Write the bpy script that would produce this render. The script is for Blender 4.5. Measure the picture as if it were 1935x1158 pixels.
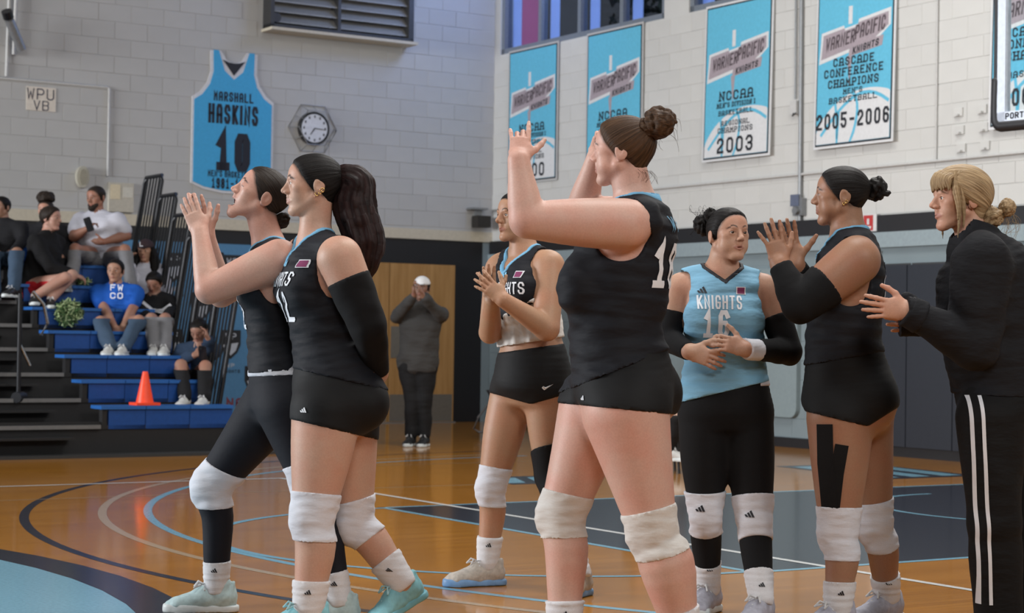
import bpy, math, random
import numpy as np
from mathutils import Vector, Matrix

for _o in list(bpy.data.objects):
    bpy.data.objects.remove(_o)
SC = bpy.context.scene
COL = SC.collection

# ------------------------------------------------------------------ camera
IW, IH, CAMH = 1935.0, 1158.0, 1.08
FPX, ROLL, PITCH, YAW = 3570.0, 0.01474, 0.01728, 0.5655
_fw = np.array([0, math.cos(PITCH), math.sin(PITCH)])
_up = np.array([0, -math.sin(PITCH), math.cos(PITCH)])
_rt = np.array([1.0, 0, 0])
CR = math.cos(ROLL) * _rt + math.sin(ROLL) * _up
CU = -math.sin(ROLL) * _rt + math.cos(ROLL) * _up
CF = _fw
CAM = np.array([0, 0, CAMH])
D1 = np.array([-math.sin(YAW), math.cos(YAW), 0])      # along the right wall, away from us (u)
D2 = np.array([math.cos(YAW), math.sin(YAW), 0])       # along the back wall, to the right (v)
UP = np.array([0, 0, 1.0])


def G(u, v, z):
    return D1 * u + D2 * v + UP * z


def at(px, py, d):
    """point at photograph pixel (px,py), d metres deep"""
    return CAM + (CF * FPX + CR * (px - IW / 2) + CU * (IH / 2 - py)) * (d / FPX)


def floor_at(px, py):
    r = CF * FPX + CR * (px - IW / 2) + CU * (IH / 2 - py)
    return CAM + r * (-CAMH / r[2])


cd = bpy.data.cameras.new('camera')
cam = bpy.data.objects.new('camera', cd)
COL.objects.link(cam)
cam.matrix_world = Matrix(((CR[0], CU[0], -CF[0], CAM[0]), (CR[1], CU[1], -CF[1], CAM[1]),
                           (CR[2], CU[2], -CF[2], CAM[2]), (0, 0, 0, 1)))
cd.sensor_width = 36.0
cd.lens = FPX / IW * 36.0
cd.clip_end = 200
cd.dof.use_dof = True
cd.dof.focus_distance = 7.2
cd.dof.aperture_fstop = 5.6
SC.camera = cam
SC.cycles.max_bounces = 6
SC.cycles.diffuse_bounces = 3
SC.cycles.glossy_bounces = 3
SC.cycles.transmission_bounces = 4

# ------------------------------------------------------------------ world and lights
world = bpy.data.worlds.new('world')
SC.world = world
world.use_nodes = True
_bg = world.node_tree.nodes['Background']
_bg.inputs[0].default_value = (0.62, 0.68, 0.80, 1)
_bg.inputs[1].default_value = 0.07
SC.view_settings.view_transform = 'Standard'
SC.view_settings.look = 'None'
SC.view_settings.gamma = 1.0
SC.view_settings.use_curve_mapping = False
SC.view_settings.exposure = 0.0


def area_light(name, loc, aim, sx, sy, power, col):
    ld = bpy.data.lights.new(name, 'AREA')
    ld.shape = 'RECTANGLE'
    ld.size, ld.size_y = sx, sy
    ld.energy = power
    ld.color = col
    o = bpy.data.objects.new(name, ld)
    COL.objects.link(o)
    o.location = loc
    dv = Vector(aim) - Vector(loc)
    o.rotation_euler = dv.to_track_quat('-Z', 'Y').to_euler()
    return o


# ceiling lamps over the court, all hanging above the frame
for _u, _v, _w in ((5.5, 0.0, 190), (6.0, 5.5, 260), (8.5, 9.2, 300), (12.6, 9.2, 150)):
    _p = G(_u, _v, 7.4)
    area_light('ceiling_lamp', _p, _p - UP, 2.4, 1.6, _w, (1.0, 0.975, 0.94))
# added front fill for the figures, unseen behind and above the camera
for _u, _v, _w in ((-3.5, -1.5, 300), (-3.0, 5.5, 350)):
    area_light('front_fill', G(_u, _v, 6.2), G(7.5, 4.5, 0.8), 2.6, 1.8, _w, (1.0, 0.975, 0.94))
# added unseen fill from far left, then daylight through the high corner window
area_light('left_fill', G(17.0, -10.5, 4.2), G(13.0, 13, 2.6), 6.5, 3.6, 3300, (0.95, 0.97, 1.0))
area_light('window_daylight', G(19.3, 12.8, 6.35), G(20.7, 10.0, 4.6), 3.0, .9, 95, (0.36, 0.52, 1.0))

# ------------------------------------------------------------------ mesh helpers
def new_obj(name, verts, faces, mat=None, parent=None, smooth=False, sharp=None):
    me = bpy.data.meshes.new(name)
    me.from_pydata([tuple(map(float, v)) for v in verts], [], [tuple(map(int, f)) for f in faces])
    if smooth:
        me.shade_smooth()
        if sharp:
            me.set_sharp_from_angle(angle=sharp)
    if mat:
        me.materials.append(mat)
    o = bpy.data.objects.new(name, me)
    COL.objects.link(o)
    if parent:
        o.parent = parent
    return o


def np_mesh(name, V, Q, mat=None, parent=None, smooth=True, sharp=None):
    """fast quad / tri mesh from numpy arrays"""
    me = bpy.data.meshes.new(name)
    V = np.asarray(V, np.float32)
    Q = np.asarray(Q, np.int32)
    n = Q.shape[1] if len(Q) else 4
    me.vertices.add(len(V))
    me.vertices.foreach_set('co', V.ravel())
    me.loops.add(len(Q) * n)
    me.loops.foreach_set('vertex_index', Q.ravel())
    me.polygons.add(len(Q))
    me.polygons.foreach_set('loop_start', np.arange(0, len(Q) * n, n, dtype=np.int32))
    me.update(calc_edges=True)
    if smooth:
        me.shade_smooth()
        if sharp:
            me.set_sharp_from_angle(angle=sharp)
    if mat:
        for m in (mat if isinstance(mat, (list, tuple)) else [mat]):
            me.materials.append(m)
    o = bpy.data.objects.new(name, me)
    COL.objects.link(o)
    if parent:
        o.parent = parent
    return o


def empty(name, loc):
    o = bpy.data.objects.new(name, None)
    o.empty_display_size = 0.1
    COL.objects.link(o)
    o.location = loc
    return o


def tag(o, label=None, cat=None, group=None, kind=None):
    if label:
        o['label'] = label
    if cat:
        o['category'] = cat
    if group:
        o['group'] = group
    if kind:
        o['kind'] = kind
    return o


# ------------------------------------------------------------------ implicit surfaces for bodies and cloth
def unit(v):
    v = np.asarray(v, float)
    return v / (np.linalg.norm(v) + 1e-12)


def smin(a, b, k):
    if k <= 0:
        return np.minimum(a, b)
    h = np.clip(.5 + .5 * (b - a) / k, 0, 1)
    return b + (a - b) * h - k * h * (1 - h)


def smax(a, b, k):
    return -smin(-a, -b, k)


BIG = 0.3


class Fld:
    """a blended union of capsules and ellipsoids"""

    def __init__(s):
        s.p = []

    def box(s):
        lo = np.min([p[0] for p in s.p if p[4] != 'sub'], 0)
        hi = np.max([p[1] for p in s.p if p[4] != 'sub'], 0)
        return lo, hi

    def cap(s, A, B, ra, rb, k=.01, u=None, op='add', cf=1.0):
        """capsule from A to B; radii are numbers or (a,b) pairs, a along u"""
        A = np.asarray(A, float)
        B = np.asarray(B, float)
        ra = ra if isinstance(ra, (tuple, list)) else (ra, ra)
        rb = rb if isinstance(rb, (tuple, list)) else (rb, rb)
        ab = B - A
        L = max(np.linalg.norm(ab), 1e-6)
        n = ab / L
        rnd = abs(ra[0] - ra[1]) < 1e-9 and abs(rb[0] - rb[1]) < 1e-9
        if not rnd or cf != 1.0:
            if u is None:
                u = np.cross(n, UP) if abs(n[2]) < .95 else np.array([1., 0, 0])
            u = np.asarray(u, float)
            u = unit(u - n * (u @ n))
            w = np.cross(n, u)
        m = max(ra + rb) if isinstance(ra, tuple) and isinstance(rb, tuple) else max(list(ra) + list(rb))
        f32 = np.float32
        mm = max(-.9, min(.9, (rb[0] - ra[0]) / L))
        kk = mm / math.sqrt(1 - mm * mm)

        def fn(P):
            R = P - A.astype(f32)
            x = R @ n.astype(f32)
            t = np.clip(x / f32(L), 0, 1)
            if rnd and cf == 1.0:
                rr = np.einsum('ij,ij->i', R, R)
                rho = np.sqrt(np.maximum(rr - x * x, 0))
                t = np.clip((x + f32(kk) * rho) / f32(L), 0, 1)
                ax = x - t * f32(L)
                return np.sqrt(rho * rho + ax * ax) - (ra[0] + (rb[0] - ra[0]) * t)
            ax = x - t * L
            uc = R @ u.astype(f32)
            wc = R @ w.astype(f32)
            a = ra[0] + (rb[0] - ra[0]) * t
            b = ra[1] + (rb[1] - ra[1]) * t
            c = np.minimum(a, b) * cf
            q = np.sqrt((uc / a) ** 2 + (wc / b) ** 2 + (ax / c) ** 2) + 1e-6
            l = np.sqrt(uc * uc + wc * wc + ax * ax) + 1e-6
            return l * (1 - 1 / q)
        lo = np.minimum(A, B) - m
        hi = np.maximum(A, B) + m
        s.p.append((lo.astype(f32), hi.astype(f32), fn, k, op))
        return s

    def ell(s, C, ax, r, k=.01, op='add'):
        """ellipsoid with axis rows ax (3x3) and radii r"""
        C = np.asarray(C, np.float32)
        M = np.asarray(ax, np.float32)
        r = np.asarray(r, np.float32)

        def fn(P):
            v = (P - C) @ M.T
            q = np.sqrt(((v / r) ** 2).sum(1)) + 1e-6
            l = np.sqrt((v * v).sum(1)) + 1e-6
            return l * (1 - 1 / q)
        m = float(r.max())
        s.p.append((C - m, C + m, fn, k, op))
        return s

    def sub_field(s, f, k=.01):
        lo, hi = f.box()
        s.p.append((lo.astype(np.float32), hi.astype(np.float32), f, k, 'fld'))
        return s

    def chain(s, pts, rad, k=.01, u=None):
        for i in range(len(pts) - 1):
            s.cap(pts[i], pts[i + 1], rad[i], rad[i + 1], k, u)
        return s

    def tube(s, pts, rad, n=3, k=.004, u=None, cf=1.0):
        """smoothly interpolated chain"""
        pts = [np.asarray(p, float) for p in pts]
        rr = [np.atleast_1d(np.asarray(r, float)) for r in rad]
        X = [np.concatenate([p, r]) for p, r in zip(pts, rr)]
        out = []
        m = len(X)
        for i in range(m - 1):
            p0, p1, p2, p3 = X[max(i - 1, 0)], X[i], X[i + 1], X[min(i + 2, m - 1)]
            l1 = np.linalg.norm(p2[:3] - p1[:3])
            a = (p2 - p0) * min(1.0, l1 / (np.linalg.norm((p2 - p0)[:3]) + 1e-9)) if i > 0 else p2 - p1
            b = (p3 - p1) * min(1.0, l1 / (np.linalg.norm((p3 - p1)[:3]) + 1e-9)) if i < m - 2 else p2 - p1
            for t in np.linspace(0, 1, n, endpoint=False):
                h1, h2, h3, h4 = 2 * t ** 3 - 3 * t * t + 1, t ** 3 - 2 * t * t + t, -2 * t ** 3 + 3 * t * t, t ** 3 - t * t
                out.append(h1 * p1 + h2 * a + h3 * p2 + h4 * b)
        out.append(X[-1])
        for i in range(len(out) - 1):
            ra, rb = out[i][3:], out[i + 1][3:]
            s.cap(out[i][:3], out[i + 1][:3], tuple(ra) if len(ra) > 1 else ra[0], tuple(rb) if len(rb) > 1 else rb[0], k, u, cf=cf)
        return s

    def ev(s, P, mg=.05):
        d = np.full(len(P), BIG, np.float32)
        X, Y, Z = (np.ascontiguousarray(P[:, i]) for i in range(3))
        for lo, hi, fn, k, op in s.p:
            g = np.float32(mg + k)
            c, e = (lo + hi) * np.float32(.5), (hi - lo) * np.float32(.5) + g
            m = np.flatnonzero(np.abs(Z - c[2]) < e[2])
            if len(m) == 0:
                continue
            m = m[np.abs(X[m] - c[0]) < e[0]]
            if len(m) == 0:
                continue
            m = m[np.abs(Y[m] - c[1]) < e[1]]
            if len(m) == 0:
                continue
            Q = P[m]
            if op == 'sub':
                d[m] = smax(d[m], -fn(Q), k)
            elif op == 'fld':
                d[m] = smin(d[m], fn.ev(Q, mg), k)
            else:
                d[m] = smin(d[m], fn(Q), k)
        return d


def pmap(fn, P, mg, chunk=50000):
    """evaluate a field in spatially coherent chunks"""
    if len(P) <= chunk:
        return fn(P, mg)
    return np.concatenate([fn(P[i:i + chunk], mg) for i in range(0, len(P), chunk)])


def polygonize(fn, lo, hi, h, proj=1, fac=4):
    """surface nets on a sparse grid; fn(P, margin) -> signed distance. returns V, Q"""
    H = h * fac
    lo = np.asarray(lo, np.float32) - H * 1.01
    m = np.ceil((np.asarray(hi) + H - lo) / H).astype(int) + 1
    gx = [lo[i] + H * np.arange(m[i] + 1, dtype=np.float32) for i in range(3)]
    C = np.stack(np.meshgrid(*gx, indexing='ij'), -1).reshape(-1, 3)
    dc = pmap(fn, C, H * 2.2).reshape(m + 1)
    band = np.abs(dc) < H * 1.3
    act = np.zeros(m, bool)
    for a in (0, 1):
        for b in (0, 1):
            for c in (0, 1):
                act |= band[a:m[0] + a, b:m[1] + b, c:m[2] + c]
    ii = np.argwhere(act)
    D = np.repeat(np.repeat(np.repeat(dc[:-1, :-1, :-1], fac, 0), fac, 1), fac, 2)
    if len(ii) == 0:
        return np.zeros((0, 3)), np.zeros((0, 4), int)
    off = np.stack(np.meshgrid(*[np.arange(fac)] * 3, indexing='ij'), -1).reshape(-1, 3)
    idx = (ii[:, None, :] * fac + off[None]).reshape(-1, 3)
    P = (lo + idx.astype(np.float32) * np.float32(h)).astype(np.float32)
    vals = pmap(fn, P, H * 1.2)
    D[idx[:, 0], idx[:, 1], idx[:, 2]] = vals
    ins = D < 0
    n = np.array(D.shape)
    cnt = np.zeros(n - 1, np.int8)
    for a in (0, 1):
        for b in (0, 1):
            for c in (0, 1):
                cnt += ins[a:n[0] - 1 + a, b:n[1] - 1 + b, c:n[2] - 1 + c]
    cell = np.argwhere((cnt > 0) & (cnt < 8))
    if len(cell) == 0:
        return np.zeros((0, 3)), np.zeros((0, 4), int)
    corner = np.array([[a, b, c] for a in (0, 1) for b in (0, 1) for c in (0, 1)])
    cv = np.stack([D[cell[:, 0] + k[0], cell[:, 1] + k[1], cell[:, 2] + k[2]] for k in corner], 1)
    acc = np.zeros((len(cell), 3), np.float32)
    num = np.zeros(len(cell), np.float32)
    for i in range(8):
        for j in range(i + 1, 8):
            if np.abs(corner[i] - corner[j]).sum() != 1:
                continue
            x = (cv[:, i] < 0) != (cv[:, j] < 0)
            t = np.where(x, cv[:, i] / np.where(x, cv[:, i] - cv[:, j], 1), 0)
            acc += np.where(x[:, None], corner[i] + t[:, None] * (corner[j] - corner[i]), 0)
            num += x
    V = lo + (cell + acc / num[:, None]) * np.float32(h)
    vid = np.full(n - 1, -1, np.int32)
    vid[cell[:, 0], cell[:, 1], cell[:, 2]] = np.arange(len(cell))
    quads = []
    for ax in range(3):
        sl0 = [slice(None)] * 3
        sl1 = [slice(None)] * 3
        sl0[ax] = slice(0, -1)
        sl1[ax] = slice(1, None)
        ch = np.argwhere(ins[tuple(sl0)] != ins[tuple(sl1)])
        o1, o2 = [(1, 2), (2, 0), (0, 1)][ax]
        ok = (ch[:, o1] > 0) & (ch[:, o2] > 0) & (ch[:, o1] < n[o1] - 1) & (ch[:, o2] < n[o2] - 1)
        ch = ch[ok]
        s = ins[ch[:, 0], ch[:, 1], ch[:, 2]]
        e1 = np.zeros(3, int)
        e1[o1] = 1
        e2 = np.zeros(3, int)
        e2[o2] = 1
        g = lambda q: vid[q[:, 0], q[:, 1], q[:, 2]]
        q = np.stack([g(ch - e1 - e2), g(ch - e2), g(ch), g(ch - e1)], 1)
        q[~s] = q[~s][:, ::-1]
        quads.append(q)
    Q = np.concatenate(quads)
    Q = Q[(Q >= 0).all(1)]
    V = V.astype(np.float32)
    for _ in range(proj):
        e = np.float32(h * .25)
        d0 = pmap(fn, V, h * 6)
        g = np.stack([pmap(fn, V + np.eye(3, dtype=np.float32)[i] * e, h * 6) - d0 for i in range(3)], 1) / e
        g2 = (g * g).sum(1)
        st = np.clip(d0 / np.maximum(g2, .2), -h, h)
        V = V - g * st[:, None]
    return V, Q


def ripple(seed, freq, amp, stretch=(1, 1, 1), n=7):
    """cheap wavy displacement used for folds in cloth"""
    rs = np.random.RandomState(seed)
    K = rs.normal(size=(n, 3)) * freq * np.array(stretch)
    ph = rs.uniform(0, 6.28, n)
    K = K.astype(np.float32)

    def f(P):
        o = np.zeros(len(P), np.float32)
        for i in range(n):
            o += np.sin(P @ K[i] + np.float32(ph[i]))
        return o * np.float32(amp / math.sqrt(n))
    return f


def plane(pt, nrm):
    """half-space, negative behind the plane"""
    pt = np.asarray(pt, np.float32)
    nrm = unit(nrm).astype(np.float32)
    return lambda P: (P - pt) @ nrm


# ------------------------------------------------------------------ materials
class NT:
    def __init__(s, name):
        s.m = bpy.data.materials.new(name)
        s.m.use_nodes = True
        s.t = s.m.node_tree
        s.b = s.t.nodes['Principled BSDF']

    def n(s, typ, **kw):
        nd = s.t.nodes.new(typ)
        for k, v in kw.items():
            setattr(nd, k, v)
        return nd

    def l(s, a, b):
        s.t.links.new(a, b)

    def set(s, **kw):
        for k, v in kw.items():
            nm = {'col': 'Base Color', 'rough': 'Roughness', 'metal': 'Metallic', 'spec': 'Specular IOR Level',
                  'sss': 'Subsurface Weight', 'trans': 'Transmission Weight', 'alpha': 'Alpha', 'coat': 'Coat Weight',
                  'coat_rough': 'Coat Roughness', 'sheen': 'Sheen Weight', 'emit': 'Emission Color',
                  'emit_s': 'Emission Strength', 'ior': 'IOR'}[k]
            s.b.inputs[nm].default_value = (*v, 1) if isinstance(v, (tuple, list)) else v
        return s

    def noise(s, scale, vec=None, detail=3, rough=.5):
        nd = s.n('ShaderNodeTexNoise')
        nd.inputs['Scale'].default_value = scale
        nd.inputs['Detail'].default_value = detail
        nd.inputs['Roughness'].default_value = rough
        if vec is not None:
            s.l(vec, nd.inputs['Vector'])
        return nd.outputs['Fac']

    def coord(s, kind='Object', scale=None):
        tc = s.n('ShaderNodeTexCoord').outputs[kind]
        if scale is None:
            return tc
        mp = s.n('ShaderNodeMapping')
        mp.inputs['Scale'].default_value = scale
        s.l(tc, mp.inputs['Vector'])
        return mp.outputs[0]

    def ramp(s, fac, stops):
        r = s.n('ShaderNodeValToRGB')
        e = r.color_ramp.elements
        while len(e) < len(stops):
            e.new(.5)
        for i, (p, c) in enumerate(stops):
            e[i].position = p
            e[i].color = (*c, 1) if len(c) == 3 else c
        s.l(fac, r.inputs[0])
        return r.outputs[0]

    def mix(s, fac, a, b, mode='MIX'):
        m = s.n('ShaderNodeMix', data_type='RGBA', blend_type=mode)
        for sock, v in ((m.inputs[0], fac), (m.inputs[6], a), (m.inputs[7], b)):
            if isinstance(v, (int, float)):
                sock.default_value = v
            elif isinstance(v, (tuple, list)):
                sock.default_value = (*v, 1)
            else:
                s.l(v, sock)
        return m.outputs[2]

    def bump(s, h, strength=.3, dist=.002):
        b = s.n('ShaderNodeBump')
        b.inputs['Strength'].default_value = strength
        b.inputs['Distance'].default_value = dist
        s.l(h, b.inputs['Height'])
        s.l(b.outputs[0], s.b.inputs['Normal'])
        return b

    def col(s, c):
        s.l(c, s.b.inputs['Base Color'])
        return s


_MC = {}


def flat(name, col, rough=.6, metal=0.0, spec=.4, var=.06, bump=0.0, scale=30.0, **kw):
    """plain coloured material with a little procedural mottling"""
    key = (name,)
    if key in _MC:
        return _MC[key]
    t = NT(name).set(rough=rough, metal=metal, spec=spec, **kw)
    v = t.coord()
    f = t.noise(scale, v)
    a = tuple(max(0, c * (1 - var)) for c in col)
    b = tuple(min(1, c * (1 + var)) for c in col)
    t.col(t.ramp(f, [(.3, a), (.7, b)]))
    if bump:
        t.bump(t.noise(scale * 3, v), bump, .003)
    _MC[key] = t.m
    return t.m


def skin(name, tone):
    if (name,) in _MC:
        return _MC[(name,)]
    t = NT(name).set(rough=.5, spec=.35)
    v = t.coord()
    f = t.noise(9, v, 4)
    red = (tone[0] * 1.03, tone[1] * .80, tone[2] * .76)
    c = t.ramp(f, [(.35, tone), (.75, red)])
    f2 = t.noise(160, v, 2)
    c = t.mix(.16, c, t.ramp(f2, [(.35, tuple(x * .7 for x in tone)), (.65, tuple(min(1, x * 1.15) for x in tone))]))
    at_ = t.n('ShaderNodeAttribute', attribute_name='tint')
    t.col(t.mix(at_.outputs['Alpha'], c, at_.outputs['Color']))
    t.bump(f2, .12, .001)
    _MC[(name,)] = t.m
    return t.m


def hairmat(name, dark, light, rough=.5):
    if (name,) in _MC:
        return _MC[(name,)]
    t = NT(name).set(rough=rough, spec=.14)
    at_ = t.n('ShaderNodeAttribute', attribute_name='strand')
    f = t.noise(1.0, at_.outputs['Vector'], 4, .7)
    c = t.ramp(f, [(.3, dark), (.52, tuple((a + b) / 2 for a, b in zip(dark, light))), (.74, light)])
    t.col(c)
    t.bump(f, .8, .004)
    _MC[(name,)] = t.m
    return t.m


def cloth(name, col, rough=.8, fold=.5, weave=900, sheen=.0, var=.12):
    if (name,) in _MC:
        return _MC[(name,)]
    t = NT(name).set(rough=rough, spec=.25, sheen=sheen)
    v = t.coord()
    f = t.noise(7, t.coord('Object', (1, 1, 2.6)), 3, .5)
    w = t.noise(weave, v, 1)
    t.col(t.ramp(w, [(.3, tuple(c * (1 - var) for c in col)), (.7, tuple(min(1, c * (1 + var)) for c in col))]))
    mx = t.n('ShaderNodeMath', operation='MULTIPLY_ADD')
    mx.inputs[1].default_value = .02
    t.l(w, mx.inputs[0])
    t.l(f, mx.inputs[2])
    t.bump(mx.outputs[0], fold, .03)
    _MC[(name,)] = t.m
    return t.m


BLACK_CLOTH = (.0075, .0082, .0105)
M_JERSEY = cloth('black_jersey_knit', (.0075, .0085, .0125), .72, .28)
M_SHORT = cloth('black_spandex', (.0055, .0056, .0062), .7, .10)
M_LEGGING = cloth('navy_black_legging', (.008, .009, .014), .75, .10)
M_SLEEVE = cloth('black_sleeve_knit', (.005, .005, .0058), .85, .10)
M_WHITE = cloth('white_knit', (.62, .63, .68), .85, .35, 500, var=.05)
M_CREAM = cloth('off_white_knit', (.60, .58, .55), .85, .35, 500, var=.05)
M_SOCK = cloth('white_rib_sock', (.64, .64, .66), .85, .22, 400, var=.06)
M_BLUEJ = cloth('light_blue_jersey_knit', (.19, .40, .56), .7, .5, var=.05)
M_TRIM = cloth('light_blue_trim', (.17, .40, .60), .7, .1, var=.05)
M_PRINT_W = flat('white_print', (.72, .74, .78), .6, var=.03)
M_PRINT_K = flat('black_print', (.012, .013, .018), .6, var=.03)
M_PRINT_LB = flat('light_blue_print', (.21, .47, .66), .6, var=.03)
M_PATCH = flat('maroon_print', (.20, .03, .10), .6, var=.03)
M_GOLD = flat('gold_metal', (.75, .50, .18), .25, 1.0, var=.02)
M_TOOTH = flat('teeth', (.70, .66, .58), .3, var=.02)
M_MOUTH = flat('mouth_inside', (.09, .015, .015), .4, var=.1)
M_EYEW = flat('eye_white', (.55, .53, .50), .2, var=.02)
M_IRIS = flat('dark_iris', (.035, .018, .010), .15, var=.1)
HAIR_BLK = hairmat('black_hair', (.003, .0026, .0026), (.015, .012, .011))
HAIR_DKB = hairmat('dark_brown_hair', (.006, .0045, .004), (.045, .032, .024))
HAIR_RED = hairmat('reddish_black_hair', (.005, .003, .003), (.030, .013, .012))
HAIR_BRN = hairmat('brown_hair', (.013, .007, .004), (.11, .058, .030))
HAIR_BLD = hairmat('blonde_hair', (.10, .055, .025), (.62, .45, .26), .5)

# ------------------------------------------------------------------ block lettering drawn as strokes on a 4 x 6 grid
GL = {
    'A': [[(0, 0), (0, 5), (1, 6), (3, 6), (4, 5), (4, 0)], [(0, 2.6), (4, 2.6)]],
    'B': [[(0, 0), (0, 6), (3.2, 6), (4, 5.2), (4, 3.9), (3.2, 3.2), (0, 3.2)], [(3.2, 3.2), (4, 2.4), (4, .8), (3.2, 0), (0, 0)]],
    'C': [[(4, 4.4), (4, 5), (3, 6), (1, 6), (0, 5), (0, 1), (1, 0), (3, 0), (4, 1), (4, 1.6)]],
    'D': [[(0, 0), (0, 6), (3, 6), (4, 5), (4, 1), (3, 0), (0, 0)]],
    'E': [[(4, 6), (0, 6), (0, 0), (4, 0)], [(0, 3.1), (3, 3.1)]],
    'F': [[(4, 6), (0, 6), (0, 0)], [(0, 3.1), (3, 3.1)]],
    'G': [[(4, 4.5), (4, 5), (3, 6), (1, 6), (0, 5), (0, 1), (1, 0), (3, 0), (4, 1), (4, 2.8), (2.2, 2.8)]],
    'H': [[(0, 0), (0, 6)], [(4, 0), (4, 6)], [(0, 3), (4, 3)]],
    'I': [[(2, 0), (2, 6)]],
    'J': [[(4, 6), (4, 1), (3, 0), (1, 0), (0, 1), (0, 2)]],
    'K': [[(0, 0), (0, 6)], [(4, 6), (0.4, 2.6)], [(1.2, 3.4), (4, 0)]],
    'L': [[(0, 6), (0, 0), (4, 0)]],
    'M': [[(0, 0), (0, 6), (2, 2.6), (4, 6), (4, 0)]],
    'N': [[(0, 0), (0, 6), (4, 0), (4, 6)]],
    'O': [[(1, 0), (0, 1), (0, 5), (1, 6), (3, 6), (4, 5), (4, 1), (3, 0), (1, 0)]],
    'P': [[(0, 0), (0, 6), (3, 6), (4, 5), (4, 3.6), (3, 2.7), (0, 2.7)]],
    'R': [[(0, 0), (0, 6), (3, 6), (4, 5), (4, 3.7), (3, 2.9), (0, 2.9)], [(2, 2.9), (4, 0)]],
    'S': [[(4, 4.6), (4, 5), (3, 6), (1, 6), (0, 5), (0, 4), (1, 3.2), (3, 2.8), (4, 2), (4, 1), (3, 0), (1, 0), (0, 1), (0, 1.5)]],
    'T': [[(2, 0), (2, 6)], [(0, 6), (4, 6)]],
    'U': [[(0, 6), (0, 1), (1, 0), (3, 0), (4, 1), (4, 6)]],
    'V': [[(0, 6), (2, 0), (4, 6)]],
    'W': [[(0, 6), (.8, 0), (2, 4), (3.2, 0), (4, 6)]],
    'Y': [[(0, 6), (2, 3), (4, 6)], [(2, 3), (2, 0)]],
    '0': [[(1, 0), (0, 1), (0, 5), (1, 6), (3, 6), (4, 5), (4, 1), (3, 0), (1, 0)]],
    '1': [[(.6, 4.6), (2, 6), (2, 0)], [(.6, 0), (3.4, 0)]],
    '2': [[(0, 4.6), (0, 5), (1, 6), (3, 6), (4, 5), (4, 3.8), (0, 1), (0, 0), (4, 0)]],
    '3': [[(0, 4.8), (1, 6), (3, 6), (4, 5), (4, 3.8), (3, 3), (1.4, 3)], [(3, 3), (4, 2.2), (4, 1), (3, 0), (1, 0), (0, 1.2)]],
    '5': [[(4, 6), (0, 6), (0, 3.4), (3, 3.4), (4, 2.5), (4, 1), (3, 0), (1, 0), (0, 1)]],
    '6': [[(4, 5), (3, 6), (1, 6), (0, 5), (0, 1), (1, 0), (3, 0), (4, 1), (4, 2.4), (3, 3.3), (0, 3.3)]],
    '8': [[(1, 3.1), (0, 4), (0, 5), (1, 6), (3, 6), (4, 5), (4, 4), (3, 3.1), (1, 3.1), (0, 2.2), (0, 1), (1, 0), (3, 0), (4, 1), (4, 2.2), (3, 3.1)]],
    '9': [[(0, 1), (1, 0), (3, 0), (4, 1), (4, 5), (3, 6), (1, 6), (0, 5), (0, 3.6), (1, 2.7), (4, 2.7)]],
    '4': [[(3, 0), (3, 6), (0, 2), (4, 2)]],
    '7': [[(0, 6), (4, 6), (1.4, 0)]],
    '-': [[(.6, 3), (3.4, 3)]],
    "'": [[(2, 6), (2, 4.8)]],
    ' ': [],
}


def stroke_poly(pts, th, step):
    """quads of a mitred stroke; returns verts, quads in 2D"""
    pts = [np.array(p, float) for p in pts]
    fine = []
    n = len(pts)
    closed = n > 2 and np.allclose(pts[0], pts[-1])
    off = []
    for i in range(n):
        if closed and i in (0, n - 1):
            a, b = unit(pts[0] - pts[n - 2]), unit(pts[1] - pts[0])
        else:
            a = unit(pts[i] - pts[i - 1]) if i > 0 else None
            b = unit(pts[i + 1] - pts[i]) if i < n - 1 else None
            a = b if a is None else a
            b = a if b is None else b
        na, nb = np.array([-a[1], a[0]]), np.array([-b[1], b[0]])
        m = unit(na + nb)
        off.append(m * th / 2 / max(.35, m @ na))
    V, Q = [], []
    for i in range(n - 1):
        L = np.linalg.norm(pts[i + 1] - pts[i])
        k = max(1, int(math.ceil(L / step)))
        a, b = pts[i].copy(), pts[i + 1].copy()
        oa, ob = off[i], off[i + 1]
        d = unit(b - a)
        if not closed and i == 0:
            a = a - d * th / 2
        if not closed and i == n - 2:
            b = b + d * th / 2
        base = len(V)
        for j in range(k + 1):
            t = j / k
            c, o = a + (b - a) * t, oa + (ob - oa) * t
            V += [c + o, c, c - o]
        for j in range(k):
            q = base + 3 * j
            Q += [(q, q + 1, q + 4, q + 3), (q + 1, q + 2, q + 5, q + 4)]
    return V, Q


def text2d(txt, h, w=None, th=.17, gap=.35, slant=0.0, serif=False, step=1e9):
    """text as 2D quads centred on the origin, cap height h, letter width w"""
    w = w or h * .5
    V, Q = [], []
    x = 0.0
    t = th * h
    for ch in txt:
        cw = w
        if ch in "I'":
            cw = w * .42
        if ch == ' ':
            x += w * .7
            continue
        strokes = GL[ch]
        for st in strokes:
            pp = []
            for (a, b) in st:
                aa = (a - 2) / 4 * (w - t) + cw / 2 if ch in "I'" else t / 2 + a / 4 * (cw - t)
                pp.append((x + aa, t / 2 + b / 6 * (h - t)))
            segs = [pp]
            if serif and len(st) > 1:
                for e in (pp[0], pp[-1]):
                    if ch not in 'CGSOE06238' and (e[1] < h * .2 or e[1] > h * .8):
                        segs.append([(e[0] - t * .8, e[1]), (e[0] + t * .8, e[1])])
            for sg in segs:
                v, q = stroke_poly(sg, t, step)
                b0 = len(V)
                V += v
                Q += [tuple(i + b0 for i in f) for f in q]
        x += cw + gap * w
    x -= gap * w
    V = np.array(V).reshape(-1, 2)
    V = V - np.array([x / 2, h / 2])
    V[:, 0] += V[:, 1] * slant
    return V, np.array(Q, int).reshape(-1, 4), x


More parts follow.
